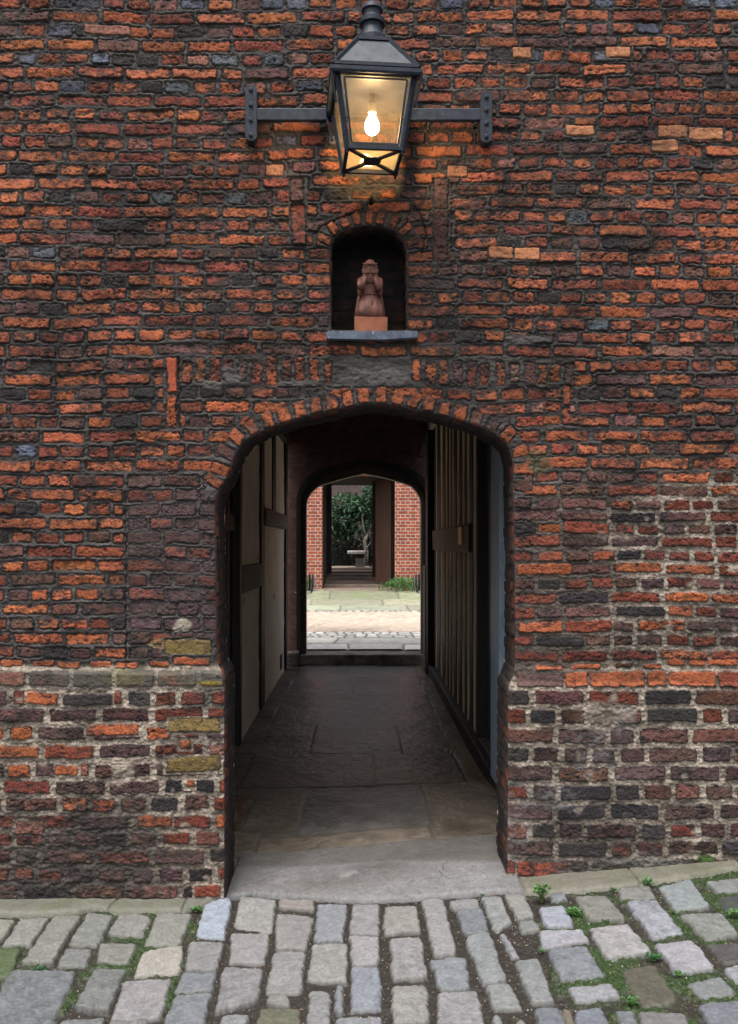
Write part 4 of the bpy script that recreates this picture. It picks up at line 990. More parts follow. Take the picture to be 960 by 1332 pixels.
ZF = 19.0; SF = 1100 / ZF; YF = ZF - CAMD
def fx_(u): return (u - 470) / SF
def fz_(v): return EYE - (v - 709) / SF
cwl = empty('courtyard_wall', (0, YF, 0), 'bright red brick courtyard wall with white joints on both sides of a tall gateway', 'wall')
MB().box(-5.5, fx_(419), YF, YF + .4, .6, 3.9).build('brick_pier', M_red, cwl)
MB().box(fx_(514), 5.5, YF, YF + .4, .6, 3.9).build('brick_pier', M_red, cwl)
MB().box(fx_(419) + .002, fx_(514) - .002, YF + .004, YF + .396, fz_(618), 3.9).build('brick_above_gateway', M_red, cwl)
MB().box(fx_(419) - .0, fx_(514) + .0, YF + .40, YF + 3.1, fz_(619), fz_(619) + .15).build('gateway_ceiling', M_timber, cwl)
MB().box(fx_(419) - .3, fx_(419) - .003, YF + .402, YF + 3.1, .6, 3.34).build('gateway_side', M_darkb, cwl)
MB().box(fx_(514) + .003, fx_(514) + .3, YF + .402, YF + 3.1, .6, 3.34).build('gateway_side', M_darkb, cwl)
MB().box(fx_(419) + .003, fx_(419) + .12, YF + 2.6, YF + 2.8, 1.05, 3.33, .01).build('gate_post', M_timber, cwl)
M_brown = surf('brown_door_paint', (.040, .017, .011), (.060, .026, .016), scale=5, stretch=(3, 3, .4), rough=.5, bump=.3)
MB().box(.27, .40, YF + 1.9, YF + 2.05, 1.0, 3.33, .01).build('gate_post', surf('dark_brown_post', (.03, .014, .01), (.05, .022, .016)), cwl)
# open gate leaf
gl = empty('gate_leaf', (.74, YF + .45, .8), 'tall brown boarded gate leaf standing half open in the gateway', 'gate')
rot = Matrix.Rotation(R(-32), 3, 'Z')
for i in range(4):
    mb = MB(); c = Vector((-.055 - i * .105, 0, 0)); c = rot @ c
    mb.box(-.0522, .0522, -.025, .025, -1.18, 1.22, .0015, rot=rot)
    for v in mb.bm.verts: v.co += Vector((.70 + c.x, YF + .5 + c.y, 2.1))
    mb.build('gate_board', M_brown, gl)
M_path = surf('worn_step_stone', (.12, .09, .07), (.21, .16, .13), scale=3, rough=.8, bump=.5)
gp = MB()
for k in range(6): gp.box(fx_(419) + .01, fx_(514) - .01, YF + .0 + k * .62, YF + .615 + k * .62 + (.6 if k == 5 else 0), .4, Gc(YF) + .06 * k + .005, .012)
tag(gp.build('garden_steps', M_path, None), kind='structure')
gd = MB().box(-6, 6, YF + .41, YF + 14, -.1, .70); tag(gd.build('garden_ground', surf('garden_soil', (.03, .028, .018), (.06, .055, .035)), None), kind='structure')
tag(MB().box(-2.2, 2.6, YF + 3.72, YF + 5.8, .71, 1.17, .01).build('garden_path', M_path, None), kind='structure')
tag(MB().box(-6, 6, YF + 9.0, YF + 9.3, .5, 7.0).build('garden_wall', M_gard, None), 'shadowed purple-brown brick wall behind the glossy garden tree', 'wall')

# ------------------------------------------------------------------ planting
def leaf_mat(name, c1, c2, rough=.45):
    m, nt, b = new_mat(name); N = nt.nodes; L = nt.links
    at = N.new('ShaderNodeAttribute'); at.attribute_name = 'Col'; L.new(at.outputs['Color'], b.inputs['Base Color'])
    b.inputs['Roughness'].default_value = rough; b.inputs['Specular IOR Level'].default_value = .5
    tr = N.new('ShaderNodeBsdfTranslucent'); L.new(at.outputs['Color'], tr.inputs['Color']); mx = N.new('ShaderNodeMixShader'); mx.inputs[0].default_value = .22
    L.new(b.outputs[0], mx.inputs[1]); L.new(tr.outputs[0], mx.inputs[2]); L.new(mx.outputs[0], N['Material Output'].inputs[0])
    return m
M_leaf = leaf_mat('leaf', None, None)
def leaves(name, centres, dirs, L_, W_, cols, parent=None, fold=.15):
    """pointed leaves, two quads folded along the midrib each"""
    n = len(centres); c = np.asarray(centres); d = np.asarray(dirs); d = d / np.linalg.norm(d, axis=1)[:, None]
    up = rng.normal(0, .5, (n, 3)) + np.array([0, -.25, 1]); t = np.cross(d, up); t /= np.linalg.norm(t, axis=1)[:, None]; nn = np.cross(t, d)
    L_ = (L_ * rng.uniform(.7, 1.3, n))[:, None]; W_ = (W_ * rng.uniform(.7, 1.3, n))[:, None]
    v0 = c; v1 = c + d * L_ * .5 + t * W_ * .5 + nn * W_ * fold; v2 = c + d * L_; v3 = c + d * L_ * .5 - t * W_ * .5 + nn * W_ * fold; vm = c + d * L_ * .5 - nn * W_ * .05
    co = np.stack([v0, v1, v2, v3, vm], 1).reshape(-1, 3); b = np.arange(n)[:, None] * 5
    tri = np.concatenate([b + np.array([[0, 4, 1]]), b + np.array([[1, 4, 2]]), b + np.array([[2, 4, 3]]), b + np.array([[3, 4, 0]])])
    cl = np.repeat(np.asarray(cols), 5, 0)
    return link_mesh(name, np_mesh(name, co, tri, cl), M_leaf, parent)
def crown(name, blobs, n, L_, W_, c_, parent, shell=.55):
    C = []; Dd = []; K = []
    wts = np.array([b[3] ** 2 for b in blobs]); wts /= wts.sum()
    for b, w in zip(blobs, wts):
        k = int(n * w); p = rng.normal(0, 1, (k, 3)); p /= np.linalg.norm(p, axis=1)[:, None]; r = rng.uniform(shell, 1.05, k)[:, None] * b[3]
        q = p * r * np.array([1, 1, .75]) + np.array(b[:3]); C.append(q); Dd.append(p * .8 + rng.normal(0, .5, (k, 3)) + np.array([0, 0, -.35]))
        K.append(np.asarray(c_) * rng.uniform(.55, 1.6, (k, 1)) * np.array([1, 1, 1]) + rng.uniform(0, .012, (k, 3)))
    return leaves(name, np.vstack(C), np.vstack(Dd), L_, W_, np.vstack(K), parent)
gt = empty('garden_tree', (.05, YF + 6.3, 1.1), 'glossy broad-leaved small tree with pale forked trunk seen through the gateway', 'tree')
Y0 = YF + 6.0
bl = [(-1.2 + rnd.uniform(-.15, .15) + i * .36, Y0 + rnd.uniform(-.5, .9), 2.55 + .12 * i + rnd.uniform(-.22, .25), rnd.uniform(.28, .46)) for i in range(8)] + \
     [(-.1 + rnd.uniform(-.2, 1.4), Y0 + rnd.uniform(-.3, .9), 3.15 + rnd.uniform(-.25, .4), rnd.uniform(.25, .45)) for i in range(9)] + \
     [(-1.0 + i * .5, Y0 + rnd.uniform(0, .8), 2.35 + rnd.uniform(-.15, .15), .3) for i in range(6)]
crown('crown', bl, 6500, .17, .075, (.035, .085, .040), gt)
tm = MB().tube([(.12, Y0, 1.1), (.16, Y0, 1.5), (.10, Y0, 1.9), (.18, Y0, 2.1)], [.07, .06, .055, .05]).tube([(.16, Y0, 2.0), (.06, Y0, 2.3), (.02, Y0, 2.7)], [.045, .035, .02]).tube([(.17, Y0, 2.05), (.30, Y0, 2.35), (.42, Y0, 2.7)], [.045, .035, .02])
tm.build('trunk', surf('pale_bark', (.08, .065, .05), (.16, .135, .11), scale=14), gt, True)
hd = empty('shade_hedge', (0, YF + 7.6, .7), 'near-black hedge added for the deep shade below the garden tree', 'hedge')  # hedge added, coloured near black for the dense shade under the tree
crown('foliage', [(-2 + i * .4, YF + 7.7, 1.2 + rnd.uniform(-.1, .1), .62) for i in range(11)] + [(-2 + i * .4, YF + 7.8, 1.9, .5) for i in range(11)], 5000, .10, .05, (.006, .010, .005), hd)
MB().box(-2.3, 2.3, YF + 7.6, YF + 8.0, .7, 2.1, .1).build('shade_core', surf('shade_black', (.008, .009, .006), (.016, .016, .01)), hd)  # solid near-black core that fills in the shade behind the leaves
# seat of pale stone under the tree
bs = empty('garden_bench', (-.0, YF + 5.0, 1.17), 'pale slab bench on a fluted block under the garden tree', 'bench')
yb = YF + 4.2; fb = (yb + CAMD) / 1100
M_pst = surf('pale_stone', (.22, .20, .175), (.34, .31, .28), scale=8)
bx = (462 - 470) * fb; zb = EYE - (746 - 709) * fb
MB().box((452 - 470) * fb, (479 - 470) * fb, yb - .2, yb + .35, EYE - (721 - 709) * fb, EYE - (716.5 - 709) * fb, .02, wob=.02).build('seat', M_pst, bs)
mb = MB()
for k in range(3): mb.box((462.5 + k * 4.2 - 470) * fb, (466.4 + k * 4.2 - 470) * fb, yb - .02, yb + .22, 1.171, EYE - (726 - 709) * fb, .012)
mb.build('leg', M_pst, bs)
MB().box((464.5 - 470) * fb, (473.5 - 470) * fb, yb + .02, yb + .18, EYE - (725.5 - 709) * fb, EYE - (721.3 - 709) * fb, .004).build('bracket', M_dkmet, bs)
bc = empty('bicycle', (.22, YF + 4.0, 1.17), 'dark bicycle leaning behind the gate leaf, only its front wheel showing', 'bicycle')
def torus(c, r, t, n=28):
    pts = [(c[0] + r * math.cos(2 * math.pi * i / n) * .55, c[1] + r * math.cos(2 * math.pi * i / n) * .84, c[2] + r * math.sin(2 * math.pi * i / n)) for i in range(n + 1)]
    return MB().tube(pts, t, 6)
wh = torus((.30, YF + 4.2, 1.17 + .34), .33, .018).build('wheel', M_dkmet, bc, True)
MB().tube([(.30, YF + 4.2, 1.51), (.26, YF + 4.12, 1.95), (.24, YF + 4.08, 2.12)], .016, 6).build('fork', M_dkmet, bc, True)
MB().tube([(.02, YF + 4.2, 2.08), (.24, YF + 4.08, 2.12), (.42, YF + 3.95, 2.08)], .013, 6).build('handlebar', M_dkmet, bc, True)
MB().tube([(.27, YF + 4.13, 1.9), (.52, YF + 4.5, 1.45), (.62, YF + 4.65, 1.52)], .018, 6).build('bicycle_frame', M_dkmet, bc, True)

def clump(name, u, v, zc, w, h, n, c, lab, L_=.07, W_=.022, group=None):
    f = zc / 1100; x, y, z = (u - 470) * f, zc - CAMD, EYE - (v - 709) * f
    e = empty(name, (x, y, z), lab, 'plant', group)
    p = np.stack([rng.normal(0, w * .33, n), rng.normal(0, w * .22, n), rng.uniform(0, 1, n) ** .8 * h], 1); p[:, 2] *= np.exp(-(p[:, 0] / w) ** 2 * 1.6)
    leaves('leaves', p + np.array([x, y, z]), rng.normal(0, .6, (n, 3)) + np.array([0, -.1, .8]), L_, W_, np.asarray(c) * rng.uniform(.6, 1.7, (n, 1)), e)
    mb = MB()
    for k in range(7): a = rnd.uniform(-w * .3, w * .3); mb.tube([(x + a * .4, y, z - .02), (x + a, y + rnd.uniform(-.02, .02), z + h * .75)], .006, 4)
    mb.build('stems', surf('green_stem', (.05, .08, .02), (.08, .12, .03), bump=0), e)
clump('courtyard_plant', 525, 768, 18.8, .75, .27, 900, (.06, .15, .04), 'ferny bright green clump at the foot of the right-hand red brick pier')
clump('courtyard_plant', 400, 768, 18.75, .3, .3, 260, (.045, .10, .03), 'small green plant at the foot of the left-hand red brick pier')

# weeds growing between the setts
def weed(u, v, s, n, lab, c=(.075, .22, .035), tall=1.0):
    x, y = pix_ground(u, v); z = float(G(x)) - .022
    e = empty('weed', (x, y, z), lab, 'weed', 'weeds between the setts')
    C, Dd = [], []; mb = MB()
    for k in range(n):
        a = rnd.uniform(0, 6.28); r = s * rnd.uniform(.1, 1); hgt = s * tall * rnd.uniform(.35, 1.0) * 1.1
        tip = Vector((x + r * math.cos(a) * .8, y + r * math.sin(a) * .6, z + hgt)); mb.tube([(x + rnd.uniform(-.1, .1) * s, y, z), ((x + tip.x) / 2, (y + tip.y) / 2, z + hgt * .65), tip], .0008, 4)
        for q in range(3):
            b = a + (q - 1) * 1.1 + rnd.uniform(-.3, .3); C.append(tip); Dd.append((math.cos(b), math.sin(b), .25 + rnd.uniform(-.1, .4)))
    leaves('leaves', np.array([tuple(t) for t in C]), np.array(Dd), s * .24 + .003, s * .15 + .002, np.asarray(c) * .75 * rng.uniform(.6, 1.4, (len(C), 1)), e)
    mb.build('stems', bpy.data.materials.get('green_stem'), e)
for w in ((705, 1168, .052, 40, 'tallest bright weed, by the right foot of the archway', (.08, .25, .04), 1.5), (746, 1186, .045, 34, 'weed by the short pale stone right of the tallest weed', (.06, .2, .03), .7),
          (843, 1148, .042, 22, 'broad-leaved weed against the kerb on the right', (.07, .26, .07), .9), (798, 1154, .025, 14, 'tiny weed on the black earth patch below the kerb', (.05, .16, .03), .6),
          (786, 1194, .025, 14, 'low weed below the rough brownish sett right of the archway', (.06, .2, .03), .5), (851, 1242, .038, 26, 'dark clover-like weed between the two palest setts', (.03, .15, .04), .5),
          (955, 1188, .040, 22, 'pale weed under the black sett at the right edge', (.08, .24, .05), .8), (884, 1262, .028, 18, 'weed at the junction of moss joints near the bottom right', (.06, .19, .03), .5),
          (822, 1300, .04, 22, 'weed beside the brownish mossy sett near the bottom', (.05, .17, .03), .5), (256, 1180, .034, 26, 'clover-like weed left of the whitest sett', (.06, .20, .03), .6),
          (324, 1162, .018, 12, 'tiny weed at the front edge of the threshold slab', (.05, .17, .03), .5), (52, 1256, .03, 18, 'flat bluish weed above the largest dark flag on the left', (.03, .14, .05), .3),
          (876, 1182, .02, 10, 'small weed between the grey-blue setts right of centre', (.05, .18, .03), .5), (628, 1160, .018, 10, 'tiny weed above the long setts before the right jamb', (.05, .17, .03), .4), (705, 1232, .02, 12, 'tiny weed beside the thin wedge stone', (.05, .18, .03), .4)):
    weed(w[0], w[1], w[2], w[3], w[4], w[5], w[6])

# moss fronds and grit lying in the joints (nobody could count them)
jj, ii = np.where((gM < .25) & (slab < .1) & (GY > -1.3) & (GY < 0) & (np.abs(GX) < 2.3))
mk = mossk[jj, ii]; sel = rng.random(len(jj)) < .30 * np.clip(mk - .3, 0, 1); a, b = jj[sel], ii[sel]
if len(a) > 26000: s_ = rng.choice(len(a), 26000, replace=False); a, b = a[s_], b[s_]
pc = np.stack([GX[a, b] + rng.uniform(-.002, .002, len(a)), GY[a, b] + rng.uniform(-.002, .002, len(a)), G(GX[a, b]) - .036 + gH[a, b]], 1)
mo = leaves('moss', pc, rng.normal(0, .7, (len(pc), 3)) + np.array([0, 0, .9]), .0075, .0038, np.array([.035, .072, .016]) * rng.uniform(.5, 1.9, (len(pc), 1))); tag(mo, kind='stuff')
sel = rng.random(len(jj)) < .010; a, b = jj[sel], ii[sel]; n = len(a)
base = np.array([[1, 0, 0], [-1, 0, 0], [0, 1, 0], [0, -1, 0], [0, 0, 1], [0, 0, -1]]); tri = np.array([[0, 2, 4], [2, 1, 4], [1, 3, 4], [3, 0, 4], [2, 0, 5], [1, 2, 5], [3, 1, 5], [0, 3, 5]])
r = rng.uniform(.0015, .0045, (n, 1, 1)); P = base[None] * r * rng.uniform(.6, 1.3, (n, 6, 3)) + np.stack([GX[a, b], GY[a, b], G(GX[a, b]) - .033 + gH[a, b]], 1)[:, None]
pc = np.array([[.40, .36, .30], [.20, .15, .10], [.30, .14, .09], [.12, .11, .10], [.30, .22, .08]])[rng.integers(0, 5, n)]
gr = link_mesh('grit', np_mesh('grit', P.reshape(-1, 3), (tri[None] + (np.arange(n) * 6)[:, None, None]).reshape(-1, 3), np.repeat(pc, 6, 0)), M_stone); tag(gr, kind='stuff')

# ------------------------------------------------------------------ niche sill and the figure
def wx(u, y=0.0): return (u - 470) * (CAMD + y) / 1100
def wz(v, y=0.0): return EYE - (v - 709) * (CAMD + y) / 1100
M_lead = surf('lead_sheet', (.055, .07, .105), (.12, .145, .195), scale=22, rough=.5, bump=.5, bdist=.002, metallic=.15, wear=((.30, .32, .36), 40, .63))
yb = -.045
sb = MB().prism([(wx(424, yb), wz(441, yb)), (wx(424.5, yb), wz(430.5, yb)), (wx(543.5, yb), wz(430, yb)), (wx(544, yb), wz(439.5, yb)), (wx(500, yb), wz(441.5, yb)), (wx(440, yb), wz(440.5, yb))], yb, .19)
bmesh.ops.bevel(sb.bm, geom=sb.bm.edges[:], offset=.004, segments=2, affect='EDGES')
sb.build('lead_sill', M_lead, wall)
ZS = wz(430.3, yb) + .001                      # top of the sill
M_terra = surf('terracotta', (.11, .042, .031), (.19, .078, .060), scale=16, rough=.6, bump=.35, bdist=.002, wear=((.08, .035, .028), 9, .6))
M_tbrick = surf('orange_brick', (.24, .085, .045), (.33, .125, .07), scale=20, rough=.85, bump=.6, bdist=.002, wear=((.5, .36, .28), 12, .68))
yq = .035
bx0, bx1 = wx(461, -.02), wx(504, -.02); bh = .078
blk = MB().box(bx0, bx1, -.02, .09, ZS, ZS + bh, .003, wob=.0015).build('brick_block', M_tbrick)
tag(blk, 'plain orange brick lying on the lead sill as a stand for the figure', 'brick')
ZB = ZS + bh
cxs = (bx0 + bx1) / 2 - .004
stt = empty('kneeling_statue', (cxs, yq, ZB), 'small terracotta statue of a kneeling hooded reader holding an open book to its face', 'statue')
# robe and body: stacked rings (half-width x, half-depth y, centre y, z)
secs = [(.046, .040, .034, .000), (.051, .046, .032, .008), (.053, .047, .030, .024), (.052, .043, .032, .046), (.046, .036, .036, .066), (.038, .030, .040, .088), (.036, .028, .042, .112),
        (.042, .030, .042, .132), (.047, .030, .042, .150), (.046, .027, .042, .166), (.032, .024, .040, .178), (.018, .018, .036, .186), (.015, .015, .034, .196)]
mb = MB(); n = 40; rings = []
for (hx, hy, cy, z) in secs:
    rg = []
    for k in range(n):
        a = 2 * math.pi * k / n; fold = 1 + .20 * (abs(math.sin(a * 4.5 + z * 6)) ** .6 - .6) * max(0, 1 - z / .115) - (.30 * math.exp(-((a - 1.5 * math.pi) / .20) ** 2) * max(0, 1 - z / .08)) + .10 * math.exp(-((abs(a - 1.5 * math.pi) - 1.25) / .18) ** 2) * max(0, 1 - z / .09)
        rg.append(mb.bm.verts.new((cxs + hx * math.cos(a) * fold, cy + hy * math.sin(a) * fold - .005, ZB + z)))
    rings.append(rg)
for a, b in zip(rings, rings[1:]):
    for k in range(n): mb.bm.faces.new((a[k], a[(k + 1) % n], b[(k + 1) % n], b[k]))
mb.bm.faces.new(rings[0][::-1]); mb.bm.faces.new(rings[-1])
for v in mb.bm.verts: v.co += Vector((rnd.uniform(-1, 1), rnd.uniform(-1, 1), 0)) * .0009
# head with brow, nose and ears
q = bmesh.ops.create_uvsphere(mb.bm, u_segments=24, v_segments=16, radius=.024)
for v in q['verts']:
    p = v.co.copy(); p.x *= .98; p.z *= 1.04
    if p.y < 0:
        e = math.exp(-((p.x / .005) ** 2)) * math.exp(-((p.z + .002) / .007) ** 2); p.y -= .006 * e
        for sx in (-1, 1): p.y += .0035 * math.exp(-(((p.x - sx * .0085) / .0045) ** 2 + ((p.z - .004) / .004) ** 2))
        p.y += .002 * math.exp(-((p.x / .007) ** 2 + ((p.z + .013) / .0025) ** 2))
    v.co = p + Vector((cxs, .026, ZB + .219))
for sx in (-1, 1): mb.ball((cxs + sx * .0215, .028, ZB + .217), .006, 2, (.5, .8, 1.2))
body = mb.build('robed_body', M_terra, stt, True)
mb = MB().tube([(cxs + .0385 * math.cos(a), .0355 + .0315 * math.sin(a), ZB + .100 + .003 * math.sin(a)) for a in [2 * math.pi * k / 24 for k in range(25)]], .0032, 6); mb.tube([(cxs + .006, .0025, ZB + .099), (cxs + .009, -.008, ZB + .075), (cxs + .008, -.013, ZB + .048)], [.003, .0026, .0032], 6); mb.build('belt_cord', M_terra, stt, True)
for sx in (-1, 1):
    mb = MB().tube([(cxs + sx * .040, .012, ZB + .135), (cxs + sx * .044, .008, ZB + .108), (cxs + sx * .045, .010, ZB + .086)], [.010, .0095, .002], 8); mb.build('hanging_cuff', M_terra, stt, True)
    mb = MB().tube([(cxs + sx * .036, .058, ZB + .15), (cxs + sx * .046, .060, ZB + .09), (cxs + sx * .053, .056, ZB + .045), (cxs + sx * .055, .050, ZB + .004)], [.008, .009, .010, .011], 8); mb.build('cloak_edge', M_terra, stt, True)
# arms: upper arm down and out, forearm up to the book; sleeves as tapered skin
for sx in (-1, 1):
    sh = Vector((cxs + sx * .040, .034, ZB + .160)); el = Vector((cxs + sx * .038, -.004, ZB + .112)); wr = Vector((cxs + sx * .019, -.016, ZB + .158)); hd_ = Vector((cxs + sx * .013, -.017, ZB + .170))
    MB().tube([sh + Vector((0, .01, .006)), sh, (sh * .5 + el * .5) + Vector((sx * .003, 0, 0)), el + Vector((0, .002, .002)), el + Vector((-sx * .002, -.004, .006)), (el * .5 + wr * .5), wr], [.010, .0140, .0128, .0125, .0125, .0105, .0080], 14).build('sleeve', M_terra, stt, True)
    h = MB().ball(tuple(hd_), .009, 2, (1, .6, 1.05))
    for k in range(4): h.tube([hd_ + Vector((sx * (.004 - k * .0036), -.003, .002)), hd_ + Vector((sx * (.0055 - k * .0042), -.006, .011 - .0008 * abs(k - 1))), hd_ + Vector((sx * (.0055 - k * .004), -.004, .0185 - .001 * abs(k - 1)))], [.0024, .0023, .0017], 7)
    h.tube([hd_ + Vector((-sx * .007, .0, .0)), hd_ + Vector((-sx * .0115, -.004, .007)), hd_ + Vector((-sx * .010, -.0045, .0125))], [.0026, .0025, .0018], 7)
    h.build('hand', M_terra, stt, True)
# hood and shoulder cape
mb = MB(); rings = []
for (r1, r2, z, cy) in ((.050, .036, .146, .040), (.054, .037, .152, .040), (.044, .034, .166, .040), (.031, .028, .180, .040), (.027, .026, .190, .040)):
    rings.append([mb.bm.verts.new((cxs + r1 * math.cos(a) * (1 + .06 * math.sin(3 * a)), cy - .004 + r2 * math.sin(a), ZB + z + .004 * math.sin(2 * a + 1))) for a in [2 * math.pi * k / 30 for k in range(30)]])
for a, b in zip(rings, rings[1:]):
    for k in range(30): mb.bm.faces.new((a[k], a[(k + 1) % 30], b[(k + 1) % 30], b[k]))
mb.build('shoulder_cape', M_terra, stt, True)
mb = MB().tube([(cxs + .028 * math.cos(a), .036 - .026 * math.sin(a) * -1, ZB + .196 + .006 * math.cos(a * 2)) for a in [math.pi * (-.08 + 1.16 * k / 14) for k in range(15)]], [.006] + [.0085] * 13 + [.006], 8); mb.build('hood', M_terra, stt, True)
bk = empty('', (0, 0, 0)) if False else None
mb = MB()
for sx in (-1, 1):
    a = Vector((cxs, -.024, ZB + .190)); r_ = Matrix.Rotation(R(sx * 14), 3, 'Z') @ Matrix.Rotation(R(-14), 3, 'X')
    m2 = MB(); m2.box(0.0005 if sx > 0 else -.031, .031 if sx > 0 else -.0005, -.003, .0028, -.019, .019, .0012, rot=None)
    for v in m2.bm.verts: v.co = r_ @ v.co + a
    me_ = bpy.data.meshes.new('t'); m2.bm.to_mesh(me_); mb.bm.from_mesh(me_); m2.bm.free(); bpy.data.meshes.remove(me_)
bk = mb.build('book', surf('dark_terracotta', (.06, .024, .018), (.12, .05, .038), scale=60), stt)
MB().box(cxs - .030, cxs + .030, -.0285, -.0215, ZB + .2085, ZB + .2125, .001).build('page_edge', M_terra, bk)

# ------------------------------------------------------------------ wall lantern on its long iron bracket
M_iron = surf('blue_black_iron', (.005, .008, .016), (.015, .024, .045), scale=30, rough=.5, bump=.5, bdist=.0015, metallic=0.0, spec=.3, wear=((.045, .06, .09), 55, .68))
LX, LY = wx(484, -.25), -.25
ln_ = empty('wall_lantern', (LX, LY, 3.62), 'lit square glass street lantern on a long iron wall bracket above the niche', 'street lamp')
RL = Matrix.Rotation(R(5.0), 4, 'Z')
def LB():
    return MB()
def fin(mb, name, m, parent, smooth=False):
    for v in mb.bm.verts: v.co = (RL @ v.co.to_4d()).to_3d() + Vector((LX, LY, 0))
    return mb.build(name, m, parent, smooth)
zb_, zt_, wb_, wt_ = 3.625, 3.945, .128, .178
# corner bars, top and bottom rails
mb = LB()
for sx in (-1, 1):
    for sy in (-1, 1): mb.bar((sx * wb_, sy * wb_, zb_ - .012), (sx * wt_, sy * wt_, zt_ + .005), .019, .019, (sx, sy, 0))
for (z, w, t) in ((zb_, wb_, .017), (zt_, wt_, .024)):
    for k in range(4):
        a = [(-w, -w), (w, -w), (w, w), (-w, w)][k]; b = [(-w, -w), (w, -w), (w, w), (-w, w)][(k + 1) % 4]; mb.bar((a[0], a[1], z), (b[0], b[1], z), t, t)
for sx in (-1, 1):
    for sy in (-1, 1): mb.tube([(sx * wb_, sy * wb_, zb_ - .028), (sx * wb_, sy * wb_, zb_ - .006)], [.006, .009], 8)
fin(mb, 'lantern_frame', M_iron, ln_)
# base cross of thin straps with a boss
mb = LB()
for a, b in (((-wb_, -wb_), (wb_, wb_)), ((-wb_, wb_), (wb_, -wb_))): mb.bar((a[0], a[1], zb_ - .004), (b[0], b[1], zb_ - .004), .020, .008)
mb.lathe([(.034, -.010), (.044, -.004), (.038, .004)], (0, 0, zb_), 16)
fin(mb, 'base_cross', M_iron, ln_)
# glass
m, nt, b = new_mat('old_lantern_glass'); N = nt.nodes; L = nt.links
tr = N.new('ShaderNodeBsdfTransparent'); tr.inputs[0].default_value = (.93, .91, .86, 1); gl_ = N.new('ShaderNodeBsdfGlossy'); gl_.inputs['Roughness'].default_value = .06; gl_.inputs[0].default_value = (.8, .85, .9, 1)
tl = N.new('ShaderNodeBsdfTranslucent'); tl.inputs[0].default_value = (.55, .42, .26, 1)
nz = N.new('ShaderNodeTexNoise'); nz.inputs['Scale'].default_value = 16; nz.inputs['Detail'].default_value = 6; tc = N.new('ShaderNodeTexCoord'); L.new(tc.outputs['Object'], nz.inputs['Vector'])
mr = N.new('ShaderNodeMapRange'); mr.inputs['To Min'].default_value = .01; mr.inputs['To Max'].default_value = .10; L.new(nz.outputs['Fac'], mr.inputs['Value'])
x1 = N.new('ShaderNodeMixShader'); L.new(mr.outputs[0], x1.inputs[0]); L.new(tr.outputs[0], x1.inputs[1]); L.new(tl.outputs[0], x1.inputs[2])
fr = N.new('ShaderNodeFresnel'); fr.inputs[0].default_value = 1.45; x2 = N.new('ShaderNodeMixShader'); L.new(fr.outputs[0], x2.inputs[0]); L.new(x1.outputs[0], x2.inputs[1]); L.new(gl_.outputs[0], x2.inputs[2])
L.new(x2.outputs[0], N['Material Output'].inputs[0]); M_glass = m
m, nt, b = new_mat('frosted_dusty_glass'); b.inputs['Base Color'].default_value = (.42, .33, .20, 1); b.inputs['Roughness'].default_value = .7
tl = nt.nodes.new('ShaderNodeBsdfTranslucent'); tl.inputs[0].default_value = (.30, .24, .15, 1); tr = nt.nodes.new('ShaderNodeBsdfTransparent'); x1 = nt.nodes.new('ShaderNodeMixShader'); x1.inputs[0].default_value = .5; x2 = nt.nodes.new('ShaderNodeMixShader'); x2.inputs[0].default_value = .45
nt.links.new(b.outputs[0], x1.inputs[1]); nt.links.new(tl.outputs[0], x1.inputs[2]); nt.links.new(x1.outputs[0], x2.inputs[1]); nt.links.new(tr.outputs[0], x2.inputs[2]); nt.links.new(x2.outputs[0], nt.nodes['Material Output'].inputs[0]); M_frost = m
for k in range(4):
    mb = LB(); c, s_ = math.cos(k * math.pi / 2), math.sin(k * math.pi / 2)
    P = [(-wb_ + .004, -wb_, zb_ + .006), (wb_ - .004, -wb_, zb_ + .006), (wt_ - .004, -wt_, zt_ - .008), (-wt_ + .004, -wt_, zt_ - .008)]
    vs_ = [mb.bm.verts.new((c * x - s_ * y, s_ * x + c * y, z)) for x, y, z in P]; mb.bm.faces.new(vs_)
    fin(mb, 'glass_pane', M_glass, ln_)
mb = LB(); mb.bm.faces.new([mb.bm.verts.new((sx * (wb_ - .002), sy * (wb_ - .002), zb_ + .012)) for sx, sy in ((-1, -1), (1, -1), (1, 1), (-1, 1))]); fin(mb, 'frosted_base_pane', M_frost, ln_)
# inner pane frame lines
for k in range(4):
    mb = LB(); c, s_ = math.cos(k * math.pi / 2), math.sin(k * math.pi / 2)
    def pt(u_, t): w = wb_ + (wt_ - wb_) * t; return (c * u_ * w + s_ * (w - .004), s_ * u_ * w - c * (w - .004), zb_ + (zt_ - zb_) * t)
    e = .83
    for a, b in (((-e, .06), (e, .06)), ((e, .06), (e, .93)), ((e, .93), (-e, .93)), ((-e, .93), (-e, .06))): mb.bar(pt(*a), pt(*b), .009, .009, (c, s_, .2))
    fin(mb, 'pane_frame', M_iron, ln_)
# eaves, glazed roof, chimney and finial
ev = .212
mb = LB().lathe([(wt_ - .01, 3.935), (ev - .004, 3.930), (ev, 3.940), (ev, 3.957), (ev - .02, 3.966), (.19, 3.967)], (0, 0, 0), sq=True); fin(mb, 'eaves', M_iron, ln_)
